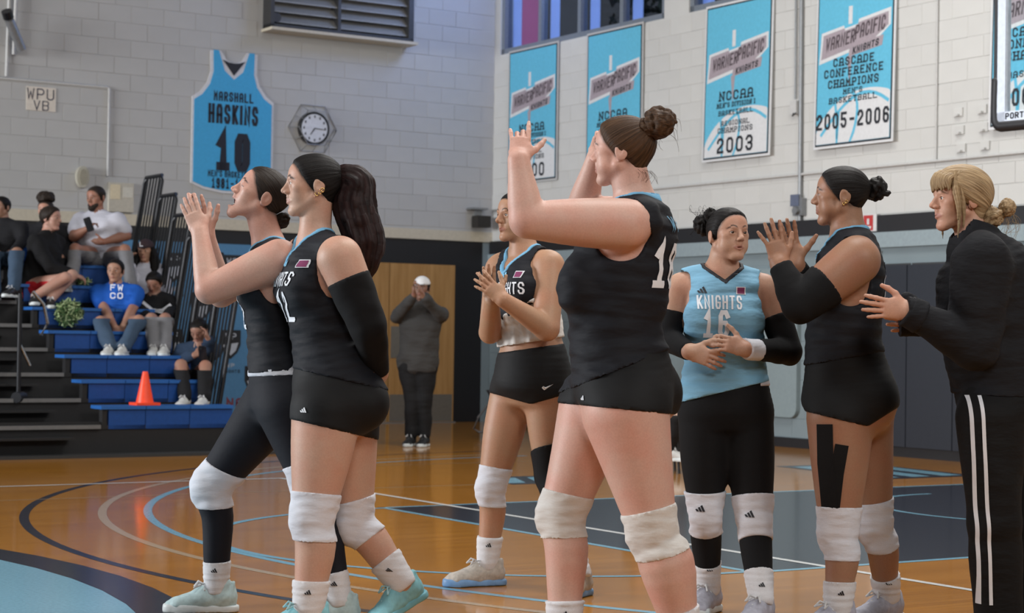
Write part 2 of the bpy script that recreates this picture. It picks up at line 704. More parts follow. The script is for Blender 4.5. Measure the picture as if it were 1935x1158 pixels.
def decal(name, V2, Q, fmap, mat, parent):
    P = np.array([fmap(x, y) for x, y in V2]) if not getattr(fmap, 'vec', False) else fmap(V2)
    return np_mesh(name, P, Q, mat, parent, smooth=False)


def poly2d(pts):
    """filled polygon as a triangle fan round its centre"""
    pts = np.array(pts, float)
    c = pts.mean(0)
    V = np.vstack([pts, c])
    n = len(pts)
    return V, np.array([(i, (i + 1) % n, n) for i in range(n)])

# ------------------------------------------------------------------ the gym: u runs along the right wall, v along the back wall
VR, UB = 13.0, 21.0


def quadbox(c, ex, ey, ez):
    """8 corners from centre and half-axis vectors"""
    return [c + a * ex + b * ey + d * ez for d in (-1, 1) for (a, b) in ((-1, -1), (1, -1), (1, 1), (-1, 1))]


BOXF = [(3, 2, 1, 0), (4, 5, 6, 7), (0, 1, 5, 4), (1, 2, 6, 5), (2, 3, 7, 6), (3, 0, 4, 7)]


def gbox(name, u0, u1, v0, v1, z0, z1, mat, parent=None):
    """box in gym coordinates"""
    c = G((u0 + u1) / 2, (v0 + v1) / 2, (z0 + z1) / 2)
    V = quadbox(c, D2 * (v1 - v0) / 2, D1 * (u1 - u0) / 2, UP * (z1 - z0) / 2)
    return new_obj(name, V, BOXF, mat, parent)


def rod(name, pts, r, mat, parent=None, n=8, closed=False):
    """round bar along a polyline"""
    pts = [np.asarray(p, float) for p in pts]
    V, Fc = [], []
    m = len(pts)
    for i, p in enumerate(pts):
        a = pts[i - 1] if (i > 0 or closed) else pts[i]
        b = pts[(i + 1) % m] if (i < m - 1 or closed) else pts[i]
        d = unit(b - a)
        e1 = unit(np.cross(d, UP) if abs(d[2]) < .9 else np.cross(d, D2))
        e2 = np.cross(d, e1)
        for k in range(n):
            t = 2 * math.pi * k / n
            V.append(p + r * (math.cos(t) * e1 + math.sin(t) * e2))
    for i in range(m if closed else m - 1):
        j = (i + 1) % m
        for k in range(n):
            Fc.append((i * n + k, i * n + (k + 1) % n, j * n + (k + 1) % n, j * n + k))
    if not closed:
        Fc += [tuple(range(n))[::-1], tuple((m - 1) * n + k for k in range(n))]
    return new_obj(name, V, Fc, mat, parent, smooth=True, sharp=.8)


def slab(name, pts, fr, t, mat, parent=None, z=0.0):
    """extruded outline: pts 2D, fr=(origin, ex, ey); front face at height z+t above the frame plane"""
    o, ex, ey = fr
    n_ = np.cross(ex, ey)
    k = len(pts)
    V = [o + p[0] * ex + p[1] * ey + n_ * z for p in pts] + [o + p[0] * ex + p[1] * ey + n_ * (z + t) for p in pts]
    F_ = [tuple(range(k))[::-1], tuple(range(k, 2 * k))] + [(i, (i + 1) % k, k + (i + 1) % k, k + i) for i in range(k)]
    return new_obj(name, V, F_, mat, parent)


def RWF(u, z, off=0.0):
    return (G(u, VR - off, z), -D1, UP)


def BWF(v, z, off=0.0):
    return (G(UB - off, v, z), D2, UP)


def letter_on(name, txt, fr, x, y, h, w, mat, parent, z=.003, th=.17, gap=.35, slant=0., serif=False, rise=0.):
    V, Q, tot = text2d(txt, h, w, th, gap, slant, serif)
    o, ex, ey = fr
    n_ = np.cross(ex, ey)
    P = np.array([o + (a + x) * ex + (b + y + rise * a) * ey + n_ * z for a, b in V])
    ob = np_mesh(name, P, Q, mat, parent, smooth=False)
    return ob


def rect(w, h, x=0, y=0):
    return [(x - w / 2, y - h / 2), (x + w / 2, y - h / 2), (x + w / 2, y + h / 2), (x - w / 2, y + h / 2)]


def circ(r, n=24, x=0, y=0, a0=0, a1=6.2832):
    return [(x + r * math.cos(a0 + (a1 - a0) * i / n), y + r * math.sin(a0 + (a1 - a0) * i / n)) for i in range(n)]


# ---- surfaces
def floor_mat():
    t = NT('maple_floor').set(rough=.16, spec=.30, coat=.05, coat_rough=.08)
    v = t.coord('Object')
    br = t.n('ShaderNodeTexBrick', offset=.37, squash=1)
    br.inputs['Scale'].default_value = 1.0
    br.inputs['Mortar Size'].default_value = .0012
    br.inputs['Brick Width'].default_value = 1.1
    br.inputs['Row Height'].default_value = .057
    br.inputs['Color1'].default_value = (.43, .178, .022, 1)
    br.inputs['Color2'].default_value = (.34, .132, .014, 1)
    br.inputs['Mortar'].default_value = (.16, .07, .02, 1)
    t.l(v, br.inputs['Vector'])
    g = t.noise(1.0, t.coord('Object', (3, 90, 1)), 4, .6)
    c = t.mix(.35, br.outputs['Color'], t.ramp(g, [(.3, (.26, .10, .012)), (.7, (.54, .24, .040))]))
    t.col(c)
    r = t.noise(2.2, v, 3)
    rr = t.n('ShaderNodeMapRange')
    rr.inputs[3].default_value = .07
    rr.inputs[4].default_value = .15
    t.l(r, rr.inputs[0])
    t.l(rr.outputs[0], t.b.inputs['Roughness'])
    t.bump(g, .02, .002)
    return t.m


def paint(name, col, rough=.2):
    t = NT(name).set(rough=rough, spec=.5, coat=.2, coat_rough=.1)
    g = t.noise(1.0, t.coord('Object', (60, 60, 1)), 4, .6)
    t.col(t.ramp(g, [(.3, tuple(c * .86 for c in col)), (.7, tuple(min(1, c * 1.1) for c in col))]))
    return t.m


def block_paint(name, col):
    t = NT(name).set(rough=.62, spec=.3)
    v = t.coord('Object')
    ob = t.n('ShaderNodeObjectInfo')
    f = t.noise(3, v, 4)
    c = t.ramp(f, [(.3, tuple(x * .95 for x in col)), (.7, col)])
    rr = t.n('ShaderNodeMapRange')
    rr.inputs[3].default_value = .955
    rr.inputs[4].default_value = 1.0
    t.l(ob.outputs['Random'], rr.inputs[0])
    hv = t.n('ShaderNodeHueSaturation')
    t.l(rr.outputs[0], hv.inputs['Value'])
    t.l(c, hv.inputs['Color'])
    t.col(hv.outputs[0])
    t.bump(t.noise(70, v, 3), .25, .004)
    return t.m


M_FLOOR = floor_mat()
M_WALLW = block_paint('white_block_paint', (.565, .565, .545))
M_WALLB = block_paint('shaded_white_block_paint', (.455, .452, .44))  # same white paint, darkened to put the wall's dimness into its colour
M_WALLG = block_paint('grey_blue_block_paint', (.20, .25, .27))
M_BAND = flat('black_wall_paint', (.010, .010, .012), .5)
M_LINE_LB = paint('light_blue_court_paint', (.19, .40, .52))
M_LINE_K = paint('black_court_paint', (.012, .014, .024))
M_LINE_W = paint('white_court_paint', (.70, .70, .68))
M_LINE_T = paint('tan_court_paint', (.42, .30, .18))
M_CREAMW = flat('cream_trim', (.52, .47, .37), .6, bump=.1)
M_METAL = flat('grey_metal', (.25, .26, .27), .4, .6)
M_DARKM = flat('dark_grey_metal', (.05, .05, .052), .5, .4)
M_PIPE = flat('painted_conduit', (.50, .50, .49), .5)

# floor: the object is turned so its own x runs along v and y along u
fl_ = new_obj('floor', [(-14, -6, 0), (VR + .3, -6, 0), (VR + .3, UB + .3, 0), (-14, UB + .3, 0)], [(0, 1, 2, 3)], M_FLOOR)
fl_.rotation_euler = (0, 0, YAW)
tag(fl_, kind='structure')


def mark(name, pts, mat, z):
    """painted marking: polygon or quad strip in (u,v), lying on the floor"""
    V = [(v, u, z) for (u, v) in pts]
    return new_obj(name, V, [tuple(range(len(V)))[::-1]], mat, fl_)


def strip(name, pts, w, mat, z, closed=False):
    V, Q = stroke_poly([(b, a) for a, b in pts], w, 1e9)
    return np_mesh(name, [(x, y, z) for x, y in V], Q, mat, fl_, smooth=False)


def arc(cu, cv, r, a0, a1, n=64):
    return [(cu + r * math.sin(a0 + (a1 - a0) * i / n), cv - r * math.cos(a0 + (a1 - a0) * i / n)) for i in range(n + 1)]


BU, BV = 8.73, 9.94                                     # under the hoop


def floor_marks():
    mark('key_paint', [(6.9, 5.75), (10.56, 5.75), (10.56, 11.55), (6.9, 11.55)], M_LINE_K, .0006)
    for a, b in (((6.9, 5.75), (10.56, 5.75)), ((6.9, 5.75), (6.9, 11.55)), ((10.56, 5.75), (10.56, 11.55))):
        strip('key_line', [a, b], .05, M_LINE_LB, .0012)
    strip('free_throw_circle', arc(BU, 5.75, 1.80, -1.57, 1.57), .05, M_LINE_LB, .0014)
    strip('restricted_arc', arc(BU, BV, 1.25, -1.57, 1.57), .045, M_LINE_LB, .0014)
    strip('three_point_line', arc(BU, BV, 6.03, -1.5, 1.5, 90), .052, M_LINE_LB, .0008)
    strip('three_point_line', arc(BU, BV, 6.30, -1.5, 1.5, 90), .052, M_LINE_T, .0008)
    strip('three_point_line', arc(BU, BV, 6.75, -1.5, 1.5, 90), .055, M_LINE_K, .0008)
    strip('volleyball_line', [(13.03, -8), (13.03, 6.22), (4.0, 6.22)], .05, M_LINE_W, .0018)
    strip('practice_line', [(11.95, -8), (11.95, 7.4)], .022, M_LINE_T, .0010)
    strip('practice_line', [(14.05, 6), (14.05, 12)], .022, M_LINE_T, .0010)
    # big round centre mark with its black rim
    n = 72
    cu, cv = 8.05, -2.05
    mark('centre_logo', [(cu + 4.89 * math.sin(i * 6.2832 / n), cv + 4.89 * math.cos(i * 6.2832 / n)) for i in range(n)][::-1], M_LINE_LB, .0010)
    strip('centre_logo_rim', [(cu + 5.0 * math.sin(i * 6.2832 / n), cv + 5.0 * math.cos(i * 6.2832 / n)) for i in range(n + 1)], .22, M_LINE_K, .0014)
    # slanting lettering along the far side and end line, too flat to read from here
    for (u0, u1, v0, v1) in ((11.85, 12.55, 7.55, 8.35), (11.2, 12.75, 10.7, 11.75), (9.2, 11.0, 11.7, 12.3)):
        mark('court_lettering_shadow', [(u0, v0), (u1, v0 + .15), (u1, v1 + .15), (u0, v1)], M_LINE_K, .0010)
        k = 3
        for i in range(k):
            a, b = v0 + (v1 - v0) * (i + .12) / k, v0 + (v1 - v0) * (i + .72) / k
            mark('court_lettering', [(u0 + .12, a), (u1 - .12, a + .2), (u1 - .12, b + .2), (u0 + .12, b)], M_LINE_LB, .0014)


def block_wall(parent, frame, a0, a1, z0, z1, mat, skip=(), bl=.4, bh=.2):
    """courses of painted blocks, each proud of the joints; a = distance along the wall"""
    o, ex, ey = frame
    n_ = np.cross(ex, ey)
    g, t = .0018, .0045
    hw, hh = bl / 2 - g, bh / 2 - g
    b = .003
    V = [(-hw, -hh, 0), (hw, -hh, 0), (hw, hh, 0), (-hw, hh, 0), (-hw + b, -hh + b, t), (hw - b, -hh + b, t), (hw - b, hh - b, t), (-hw + b, hh - b, t)]
    me = bpy.data.meshes.new('block')
    me.from_pydata(V, [], [(4, 5, 6, 7), (0, 1, 5, 4), (1, 2, 6, 5), (2, 3, 7, 6), (3, 0, 4, 7)])
    me.materials.append(mat)
    rs = np.random.RandomState(int(z0 * 10) + 3)
    R = Matrix((ex, ey, n_)).transposed().to_4x4()
    rows = int(round((z1 - z0) / bh))
    n = 0
    todo = []
    for r in range(rows):
        z = z0 + (r + .5) * bh
        x = a0 + (bl / 2 if r % 2 else 0)
        while x < a1 - .01:
            if not any(sx0 < x + bl * .4 and x - bl * .4 < sx1 and sz0 < z + .02 and z - .02 < sz1 for (sx0, sx1, sz0, sz1) in skip):
                todo.append((x, z))
            x += bl
    for (x, z) in todo[:300]:
        ob = bpy.data.objects.new('block', me)
        COL.objects.link(ob)
        p = o + ex * x + ey * (z) + n_ * rs.uniform(-.0012, .0012)
        M = R.copy()
        M.translation = Vector(p)
        ob.matrix_world = M
        ob.parent = parent
    if len(todo) > 300:
        VV, FF = [], []
        for (x, z) in todo[300:]:
            b0 = len(VV)
            VV += [o + ex * (x + q[0]) + ey * (z + q[1]) + n_ * q[2] for q in V]
            FF += [tuple(i + b0 for i in f) for f in ((4, 5, 6, 7), (0, 1, 5, 4), (1, 2, 6, 5), (2, 3, 7, 6), (3, 0, 4, 7))]
        ob = new_obj('far_blocks', VV, FF, mat, parent)
        ob['kind'] = 'stuff'


def walls():
    # backing slabs with the window openings left free
    W1, W2 = (17.32, 20.86), (15.45, 16.86)             # openings in u
    zb = 4.78
    wr = gbox('wall_right', -6, UB + .3, VR, VR + .25, 0, zb, M_WALLW)
    tag(wr, kind='structure')
    for a, b in ((-6, W2[0]), (W2[1], W1[0]), (W1[1], UB + .3)):
        gbox('wall_pier', a, b, VR, VR + .25, zb, 6.4, M_WALLW, wr)
    gbox('wall_lintel', -6, UB + .3, VR, VR + .25, 6.4, 8.2, M_WALLW, wr)
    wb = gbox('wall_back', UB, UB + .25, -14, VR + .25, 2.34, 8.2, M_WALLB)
    tag(wb, kind='structure')
    wl = gbox('wall_back_lower', UB, UB + .25, -14, VR - .14, 0, 2.34, M_BAND)
    tag(wl, kind='structure')
    w2 = gbox('wall_corner', UB, UB + .25, VR - .14, VR + .25, 0, 2.34, M_WALLG)
    tag(w2, kind='structure')
    tag(gbox('trim_1', UB - .02, UB, 5.0, VR, 2.34, 2.47, M_CREAMW), kind='structure')
    # block courses
    fr = (G(0, VR, 0), -D1, UP)
    block_wall(wr, fr, -20.8, -11.2, 2.36, 5.36, M_WALLW, skip=[(-W1[1], -W1[0], zb, 9), (-W2[1], -W2[0], zb, 9)])
    fb = (G(UB, 0, 0), D2, UP)
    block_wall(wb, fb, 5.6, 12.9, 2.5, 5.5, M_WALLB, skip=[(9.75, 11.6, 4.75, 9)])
    low = gbox('wall_right_lower', -6, UB, VR - .015, VR, 0, 2.2, M_WALLG)
    tag(low, kind='structure')
    fl2 = (G(0, VR - .015, 0), -D1, UP)
    block_wall(low, fl2, -20.8, -11.2, .1, 1.9, M_WALLG, skip=[(-13.7, -11, 0, 1.85)])
    tag(gbox('trim_2', -6, UB, VR - .04, VR, 2.18, 2.35, M_BAND), kind='structure')
    tag(gbox('trim_3', -6, UB, VR - .06, VR - .015, 2.03, 2.18, flat('grey_rail_paint', (.25, .31, .335), .5)), kind='structure')
    tag(gbox('baseboard_right', -6, UB, VR - .035, VR - .015, 0, .10, M_BAND), kind='structure')
    # high windows
    for n, (a, b) in enumerate((W1, W2)):
        w = empty('window_%d' % (n + 1), G((a + b) / 2, VR + .08, zb))
        tag(w, kind='structure')
        mf = flat('window_frame_metal', (.20, .23, .27), .45, .3)
        for part in ((a, b, zb, zb + .07), (a, b, 6.33, 6.4), (a, a + .07, zb, 6.4), (b - .07, b, zb, 6.4)):
            reparent(gbox('window_frame', part[0], part[1], VR + .02, VR + .14, part[2], part[3], mf), w)
        k = 4 if n == 0 else 2
        for i in range(1, k):
            x = a + (b - a) * i / k
            reparent(gbox('mullion', x - .035, x + .035, VR + .03, VR + .13, zb, 6.4, mf), w)
        mg = NT('window_glass').set(rough=.04, trans=1.0, ior=1.2, col=(.72, .78, .85)).m
        for i in range(k):
            x0, x1 = a + (b - a) * i / k, a + (b - a) * (i + 1) / k
            reparent(gbox('pane', x0 + .035, x1 - .035, VR + .075, VR + .081, zb + .07, 6.33, mg), w)
            # blind gathered at the far side of each light, daylight put in as glow
            mb = NT('glowing_blind_%d%d' % (n, i))
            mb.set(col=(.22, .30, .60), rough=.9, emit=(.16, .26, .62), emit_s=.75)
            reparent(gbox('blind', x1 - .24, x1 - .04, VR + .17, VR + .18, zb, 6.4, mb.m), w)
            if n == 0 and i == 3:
                mp = NT('glowing_red_curtain')
                mp.set(col=(.30, .08, .16), rough=.9, emit=(.24, .07, .20), emit_s=.6)  # own glow stands in for daylight through the cloth
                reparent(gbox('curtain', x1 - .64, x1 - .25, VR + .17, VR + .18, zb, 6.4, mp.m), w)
    # dark trees outside the high windows
    ml = flat('outdoor_leaf', (.05, .075, .045), .7, var=.5, scale=3)
    mt = flat('outdoor_bark', (.05, .04, .03), .9)
    for i, (u, lab) in enumerate(((20.6, 'dark leafy tree outside the high window, nearest the room corner'), (18.9, 'dark leafy tree outside the middle of the high window'), (17.2, 'dark leafy tree outside the right end of the high window'))):
        tr = empty('tree', G(u, VR + 2.6, 0))
        tag(tr, lab, 'tree', 'trees outside the windows')
        reparent(rod('trunk', [G(u, VR + 2.6, 0), G(u + .1, VR + 2.7, 4.5), G(u, VR + 2.6, 6.5)], .12, mt), tr)
        rs = np.random.RandomState(40 + i)
        VV, FF = [], []
        for k in range(900):
            c = G(u, VR + 2.6, 5.9) + np.clip(rs.normal(size=3), -1.6, 1.6) * [.5, .5, .85]
            a, b_ = unit(rs.normal(size=3)) * .10, unit(rs.normal(size=3)) * .07
            q = len(VV)
            VV += [c - a, c + b_, c + a, c - b_]
            FF.append((q, q + 1, q + 2, q + 3))
        lf = reparent(np_mesh('foliage', VV, FF, ml, smooth=False), tr)
        lf['kind'] = 'stuff'


def reparent(o, p):
    """parent keeping the world place"""
    o.parent = p
    o.matrix_parent_inverse = Matrix.Translation(-p.location)
    return o


def back_wall_things():
    # double door with push and kick plates
    d = empty('door_1', G(UB, 11.46, 0))
    tag(d, kind='structure')
    mw = NT('oak_door').set(rough=.45, spec=.4)
    g = mw.noise(1.0, mw.coord('Object', (14, 14, 1.2)), 5, .6)
    mw.col(mw.ramp(g, [(.3, (.30, .155, .045)), (.7, (.42, .235, .085))]))
    mk = flat('brushed_kick_plate', (.22, .20, .17), .35, .5)
    for (a, b) in ((10.50, 11.455), (11.465, 12.42)):
        lf = reparent(gbox('door_leaf', UB - .05, UB - .005, a, b, .01, 2.02, mw.m), d)
        gbox('kick_plate', UB - .056, UB - .05, a + .02, b - .02, .02, .36, mk, lf)
    gbox('push_plate', UB - .056, UB - .05, 11.49, 11.69, .82, 1.22, mk, lf)
    reparent(gbox('threshold', UB - .12, UB, 10.5, 12.42, 0, .012, M_METAL), d)
    # ventilation louvre
    lv = empty('ventilation_louvre', G(UB, 10.67, 4.8))
    tag(lv, 'large dark grey metal ventilation louvre high on the back wall', 'vent')
    z0, z1, a, b = 4.80, 6.1, 9.68, 11.66
    for p_ in ((a, b, z0, z0 + .05), (a, b, z1 - .05, z1), (a, a + .05, z0, z1), (b - .07, b, z0, z1)):
        reparent(gbox('frame', UB - .22, UB, p_[0], p_[1], p_[2], p_[3], M_DARKM), lv)
    reparent(gbox('sill', UB - .30, UB, a - .02, b + .02, z0 - .035, z0, M_CREAMW), lv)
    reparent(gbox('mullion', UB - .20, UB, 10.60, 10.64, z0, z1, M_DARKM), lv)
    ms = flat('louvre_slat_metal', (.30, .295, .28), .55, .3)
    z = z0 + .08
    while z < z1 - .06:
        for (x0, x1) in ((a + .05, 10.60), (10.64, b - .07)):
            V = [G(UB - .17, x0, z), G(UB - .17, x1, z), G(UB - .06, x1, z + .11), G(UB - .06, x0, z + .11)]
            V += [p + np.array([0, 0, .012]) for p in V]
            reparent(new_obj('slat', V, BOXF, ms), lv)
        z += .125
    kn = reparent(rod('motor', [G(UB - .2, 9.77, z0 + .13), G(UB - .1, 9.77, z0 + .13)], .06, M_DARKM, n=14), lv)
    # retired jersey panel
    j = empty('jersey_banner', G(UB, 9.30, 2.78))
    tag(j, 'blue jersey-shaped wall banner with number 10', 'banner')
    right_ = [(.53, 1.13), (.43, 1.20), (.34, 1.32), (.30, 1.45), (.305, 1.70), (.17, 1.71), (.10, 1.60), (.0, 1.56)]
    left_ = [(-x, y) for x, y in right_[::-1]][1:]
    bot = [(-.53, .10), (-.36, .035), (-.12, .0), (.12, .0), (.36, .035), (.53, .10)]
    outer = right_ + left_ + bot
    fr = BWF(9.30, 2.78, .0)
    mb_ = flat('royal_sky_blue_print', (.045, .34, .62), .55, var=.04)
    reparent(slab('white_edge', outer[::-1] if False else outer, fr, .02, flat('white_panel', (.60, .60, .62), .6)), j)
    inn = [(.505, 1.10), (.40, 1.17), (.305, 1.30), (.262, 1.45), (.268, 1.71), (.20, 1.71), (.12, 1.47), (.0, 1.37)]
    inner = inn + [(-x, y) for x, y in inn[::-1]][1:] + [(-.505, .12), (-.36, .065), (-.12, .03), (.12, .03), (.36, .065), (.505, .12)]
    reparent(slab('panel', inner, fr, .006, mb_, z=.02), j)
    reparent(slab('neck_insert', [(0, 1.42), (.145, 1.60), (.07, 1.575), (0, 1.565), (-.07, 1.575), (-.145, 1.60)], fr, .006, M_PRINT_K, z=.022), j)
    mk_ = flat('navy_black_print', (.008, .010, .020), .6)
    for (txt, y, h, w, th, g_) in (('MARSHALL', 1.16, .115, .052, .17, .28), ('HASKINS', .95, .235, .082, .15, .25), ('10', .50, .46, .205, .22, .22), ("MEN'S BASKETBALL", .19 + .04, .075, .034, .16, .25), ('1981-1985', .10 + .015, .125, .047, .17, .3)):
        reparent(letter_on('lettering', txt, fr, 0, y, h, w, mk_, None, z=.028, th=th, gap=g_), j)
    # clock in its wire guard
    c = empty('wall_clock', G(UB, 10.37, 3.64))
    tag(c, 'round white wall clock with black rim behind a wire guard', 'clock')
    fr = BWF(10.37, 3.64, 0)
    reparent(slab('rim', circ(.205, 40), fr, .06, flat('clock_rim_black', (.012, .012, .014), .3)), c)
    reparent(slab('dial', circ(.175, 40), fr, .004, flat('clock_dial', (.62, .64, .68), .5), z=.06), c)
    mk2 = flat('clock_ink', (.03, .03, .035), .6)
    for i in range(12):
        a_ = i * math.pi / 6
        x, y = .145 * math.sin(a_), .145 * math.cos(a_)
        reparent(slab('hour_mark', rect(.018, .030, x, y), fr, .002, mk2, z=.064), c)
    for ang, ln, w in ((215, .10, .016), (95, .15, .011)):
        a_ = math.radians(ang)
        dx, dy = math.sin(a_), math.cos(a_)
        reparent(slab('hand', [(-dy * w / 2, dx * w / 2), (dy * w / 2, -dx * w / 2), (dx * ln + dy * w / 3, dy * ln - dx * w / 3), (dx * ln - dy * w / 3, dy * ln + dx * w / 3)], fr, .002, mk2, z=.068), c)
    o, ex, ey = fr
    n_ = np.cross(ex, ey)
    mg = flat('guard_wire', (.30, .30, .30), .4, .5)
    P = lambda x, y, z: o + ex * x + ey * y + n_ * z
    hexo = [(.33 * math.cos(i * math.pi / 3), .33 * math.sin(i * math.pi / 3)) for i in range(6)]
    hexi = [(.24 * math.cos(i * math.pi / 3), .24 * math.sin(i * math.pi / 3)) for i in range(6)]
    reparent(rod('guard_wire', [P(x, y, .01) for x, y in hexo], .006, mg, n=6, closed=True), c)
    reparent(rod('guard_wire', [P(x, y, .12) for x, y in hexi], .006, mg, n=6, closed=True), c)
    for i in range(6):
        reparent(rod('guard_wire', [P(*hexo[i], .01), P(*hexi[i], .12)], .006, mg, n=6), c)
        m0 = [(hexo[i][k] + hexo[(i + 1) % 6][k]) / 2 for k in (0, 1)]
        m1 = [(hexi[i][k] + hexi[(i + 1) % 6][k]) / 2 for k in (0, 1)]
        reparent(rod('guard_wire', [P(*m0, .01), P(*m1, .12)], .005, mg, n=6), c)
    # paper sign
    s = empty('paper_sign', G(UB, 6.94, 3.73))
    tag(s, 'hand-lettered white paper sign taped to the back wall', 'sign')
    fr = BWF(6.94, 3.73, 0)
    reparent(slab('paper', rect(.34, .27), fr, .012, flat('paper', (.66, .60, .52), .8)), s)
    mi = flat('marker_ink', (.02, .025, .06), .7)
    reparent(letter_on('lettering', 'WPU', fr, -.01, .055, .125, .085, mi, None, z=.014, th=.10), s)
    reparent(letter_on('lettering', 'VB', fr, .0, -.075, .11, .075, mi, None, z=.014, th=.10), s)
    # surface conduit on the wall
    tag(rod('conduit', [G(UB - .02, 4.5, 3.93), G(UB - .02, 7.72, 3.93), G(UB - .02, 7.74, 3.91), G(UB - .02, 7.74, 2.9)], .014, M_PIPE), 'thin painted conduit bent down the back wall beside the paper sign', 'conduit')
    tag(rod('conduit', [G(UB - .02, 6.55, 5.1), G(UB - .02, 6.53, 3.95)], .018, M_PIPE), 'short vertical painted conduit at the left edge of the back wall', 'conduit')
    # alarm horn, panel, small box
    a = empty('alarm_horn', G(UB, 7.43, 2.87))
    tag(a, 'oval cream alarm horn on the back wall above the bearded spectator', 'alarm')
    fr = BWF(7.43, 2.87, 0)
    el = lambda rx, ry: [(rx * math.cos(t) * (1 if True else 1), ry * math.sin(t)) for t in np.linspace(0, 6.2832, 25)[:-1]]
    mcr = flat('aged_cream_plastic', (.40, .38, .31), .5)
    reparent(slab('housing', el(.075, .125), fr, .07, mcr), a)
    reparent(slab('grille', el(.045, .09), fr, .012, flat('dark_cream', (.28, .26, .2), .6), z=.07), a)  # grille is a darker cream than the housing
    b_ = empty('wall_panel', G(UB, 7.93, 2.70))
    tag(b_, 'beige wall-mounted control panel with paper notes by the railing', 'panel')
    fr = BWF(7.90, 2.66, 0)
    reparent(slab('box', rect(.30, .34), fr, .05, flat('beige_panel', (.46, .43, .36), .6)), b_)
    reparent(slab('note', rect(.12, .17, -.075, .06), fr, .004, flat('yellowed_note', (.62, .54, .38), .8), z=.05), b_)
    reparent(slab('note', rect(.12, .12, .08, .06), fr, .004, flat('pale_note', (.55, .53, .46), .8), z=.05), b_)
    sb = empty('speaker_box', G(UB, 12.80, 2.6))
    tag(sb, 'small black speaker box on a bracket in the room corner', 'speaker')
    reparent(gbox('cabinet', UB - .20, UB - .05, 12.66, 12.86, 2.52, 2.67, flat('speaker_black', (.02, .017, .014), .6)), sb)
    reparent(gbox('bracket', UB - .06, UB, 12.72, 12.80, 2.55, 2.76, M_METAL), sb)
    reparent(gbox('top_arm', UB - .16, UB, 12.60, 12.84, 2.75, 2.775, M_METAL), sb)
    # camera at the left edge
    cm = empty('security_camera', G(UB, 6.5, 4.7))
    tag(cm, 'grey security camera on a pole at the top left corner', 'camera')
    reparent(rod('pole', [G(UB - .05, 6.62, 5.2), G(UB - .05, 6.60, 4.2)], .02, M_PIPE), cm)
    reparent(rod('housing', [G(UB - .25, 6.48, 4.55), G(UB - .15, 6.66, 4.25)], .055, M_METAL, n=12), cm)
    reparent(rod('lens', [G(UB - .3, 6.43, 4.64), G(UB - .26, 6.47, 4.57)], .06, flat('lens_black', (.01, .01, .012), .2), n=12), cm)
    # light blue wall pads with crests
    mp = flat('light_blue_vinyl', (.07, .20, .36), .5, var=.05)
    mkk = flat('crest_black', (.012, .013, .016), .6)
    mww = flat('crest_white', (.42, .45, .50), .6)
    for i, v0 in enumerate((7.62, 8.36, 9.10, 9.84)):
        w = empty('wall_pad', G(UB, v0 + .36, .1))
        tag(w, ('light blue wall pad behind the lower railing, leftmost of the crested pads', 'light blue wall pad with crests right behind the railing bars', 'light blue crested wall pad showing between railing and cheering player', 'light blue wall pad beside the wooden double door')[i], 'wall pad', 'light blue crested wall pads')
        reparent(gbox('pad', UB - .06, UB, v0 + .005, v0 + .735, .1, 2.17, mp), w)
        for (x, z) in ((.20, 1.88), (.55, 1.42), (.20, .98), (.52, .55)):
            fr = BWF(v0 + x, z, .06)
            sh = [(-.13, .16), (.13, .16), (.13, -.02), (.09, -.11), (0, -.19), (-.09, -.11), (-.13, -.02)]
            c0 = reparent(slab('crest', sh[::-1], fr, .003, mkk), w)
            slab('crest_field', [(p[0] * .82, p[1] * .82 - .028) for p in sh if p[1] < .1][::-1] + [], fr, .002, mww, c0, z=.003) if False else None
            slab('crest_field', [(-.10, -.02), (.10, .01), (.065, -.09), (0, -.145), (-.065, -.09)][::-1], fr, .002, mww, c0, z=.003)
            letter_on('lettering', 'WP', fr, 0, .085, .075, .06, mww, c0, z=.005, th=.16)
            letter_on('lettering', 'WP', fr, 0, -.265, .05, .045, mww, c0, z=.002, th=.18)
            letter_on('lettering', 'KNIGHTS', fr, 0, -.335, .04, .03, mkk, c0, z=.002, th=.18)
        fr = BWF(v0 + .36, .27, .06)
        reparent(letter_on('lettering', 'NAIA', fr, 0, 0, .11, .09, flat('dark_red_print', (.16, .03, .04), .6), None, z=.003, th=.22), w)


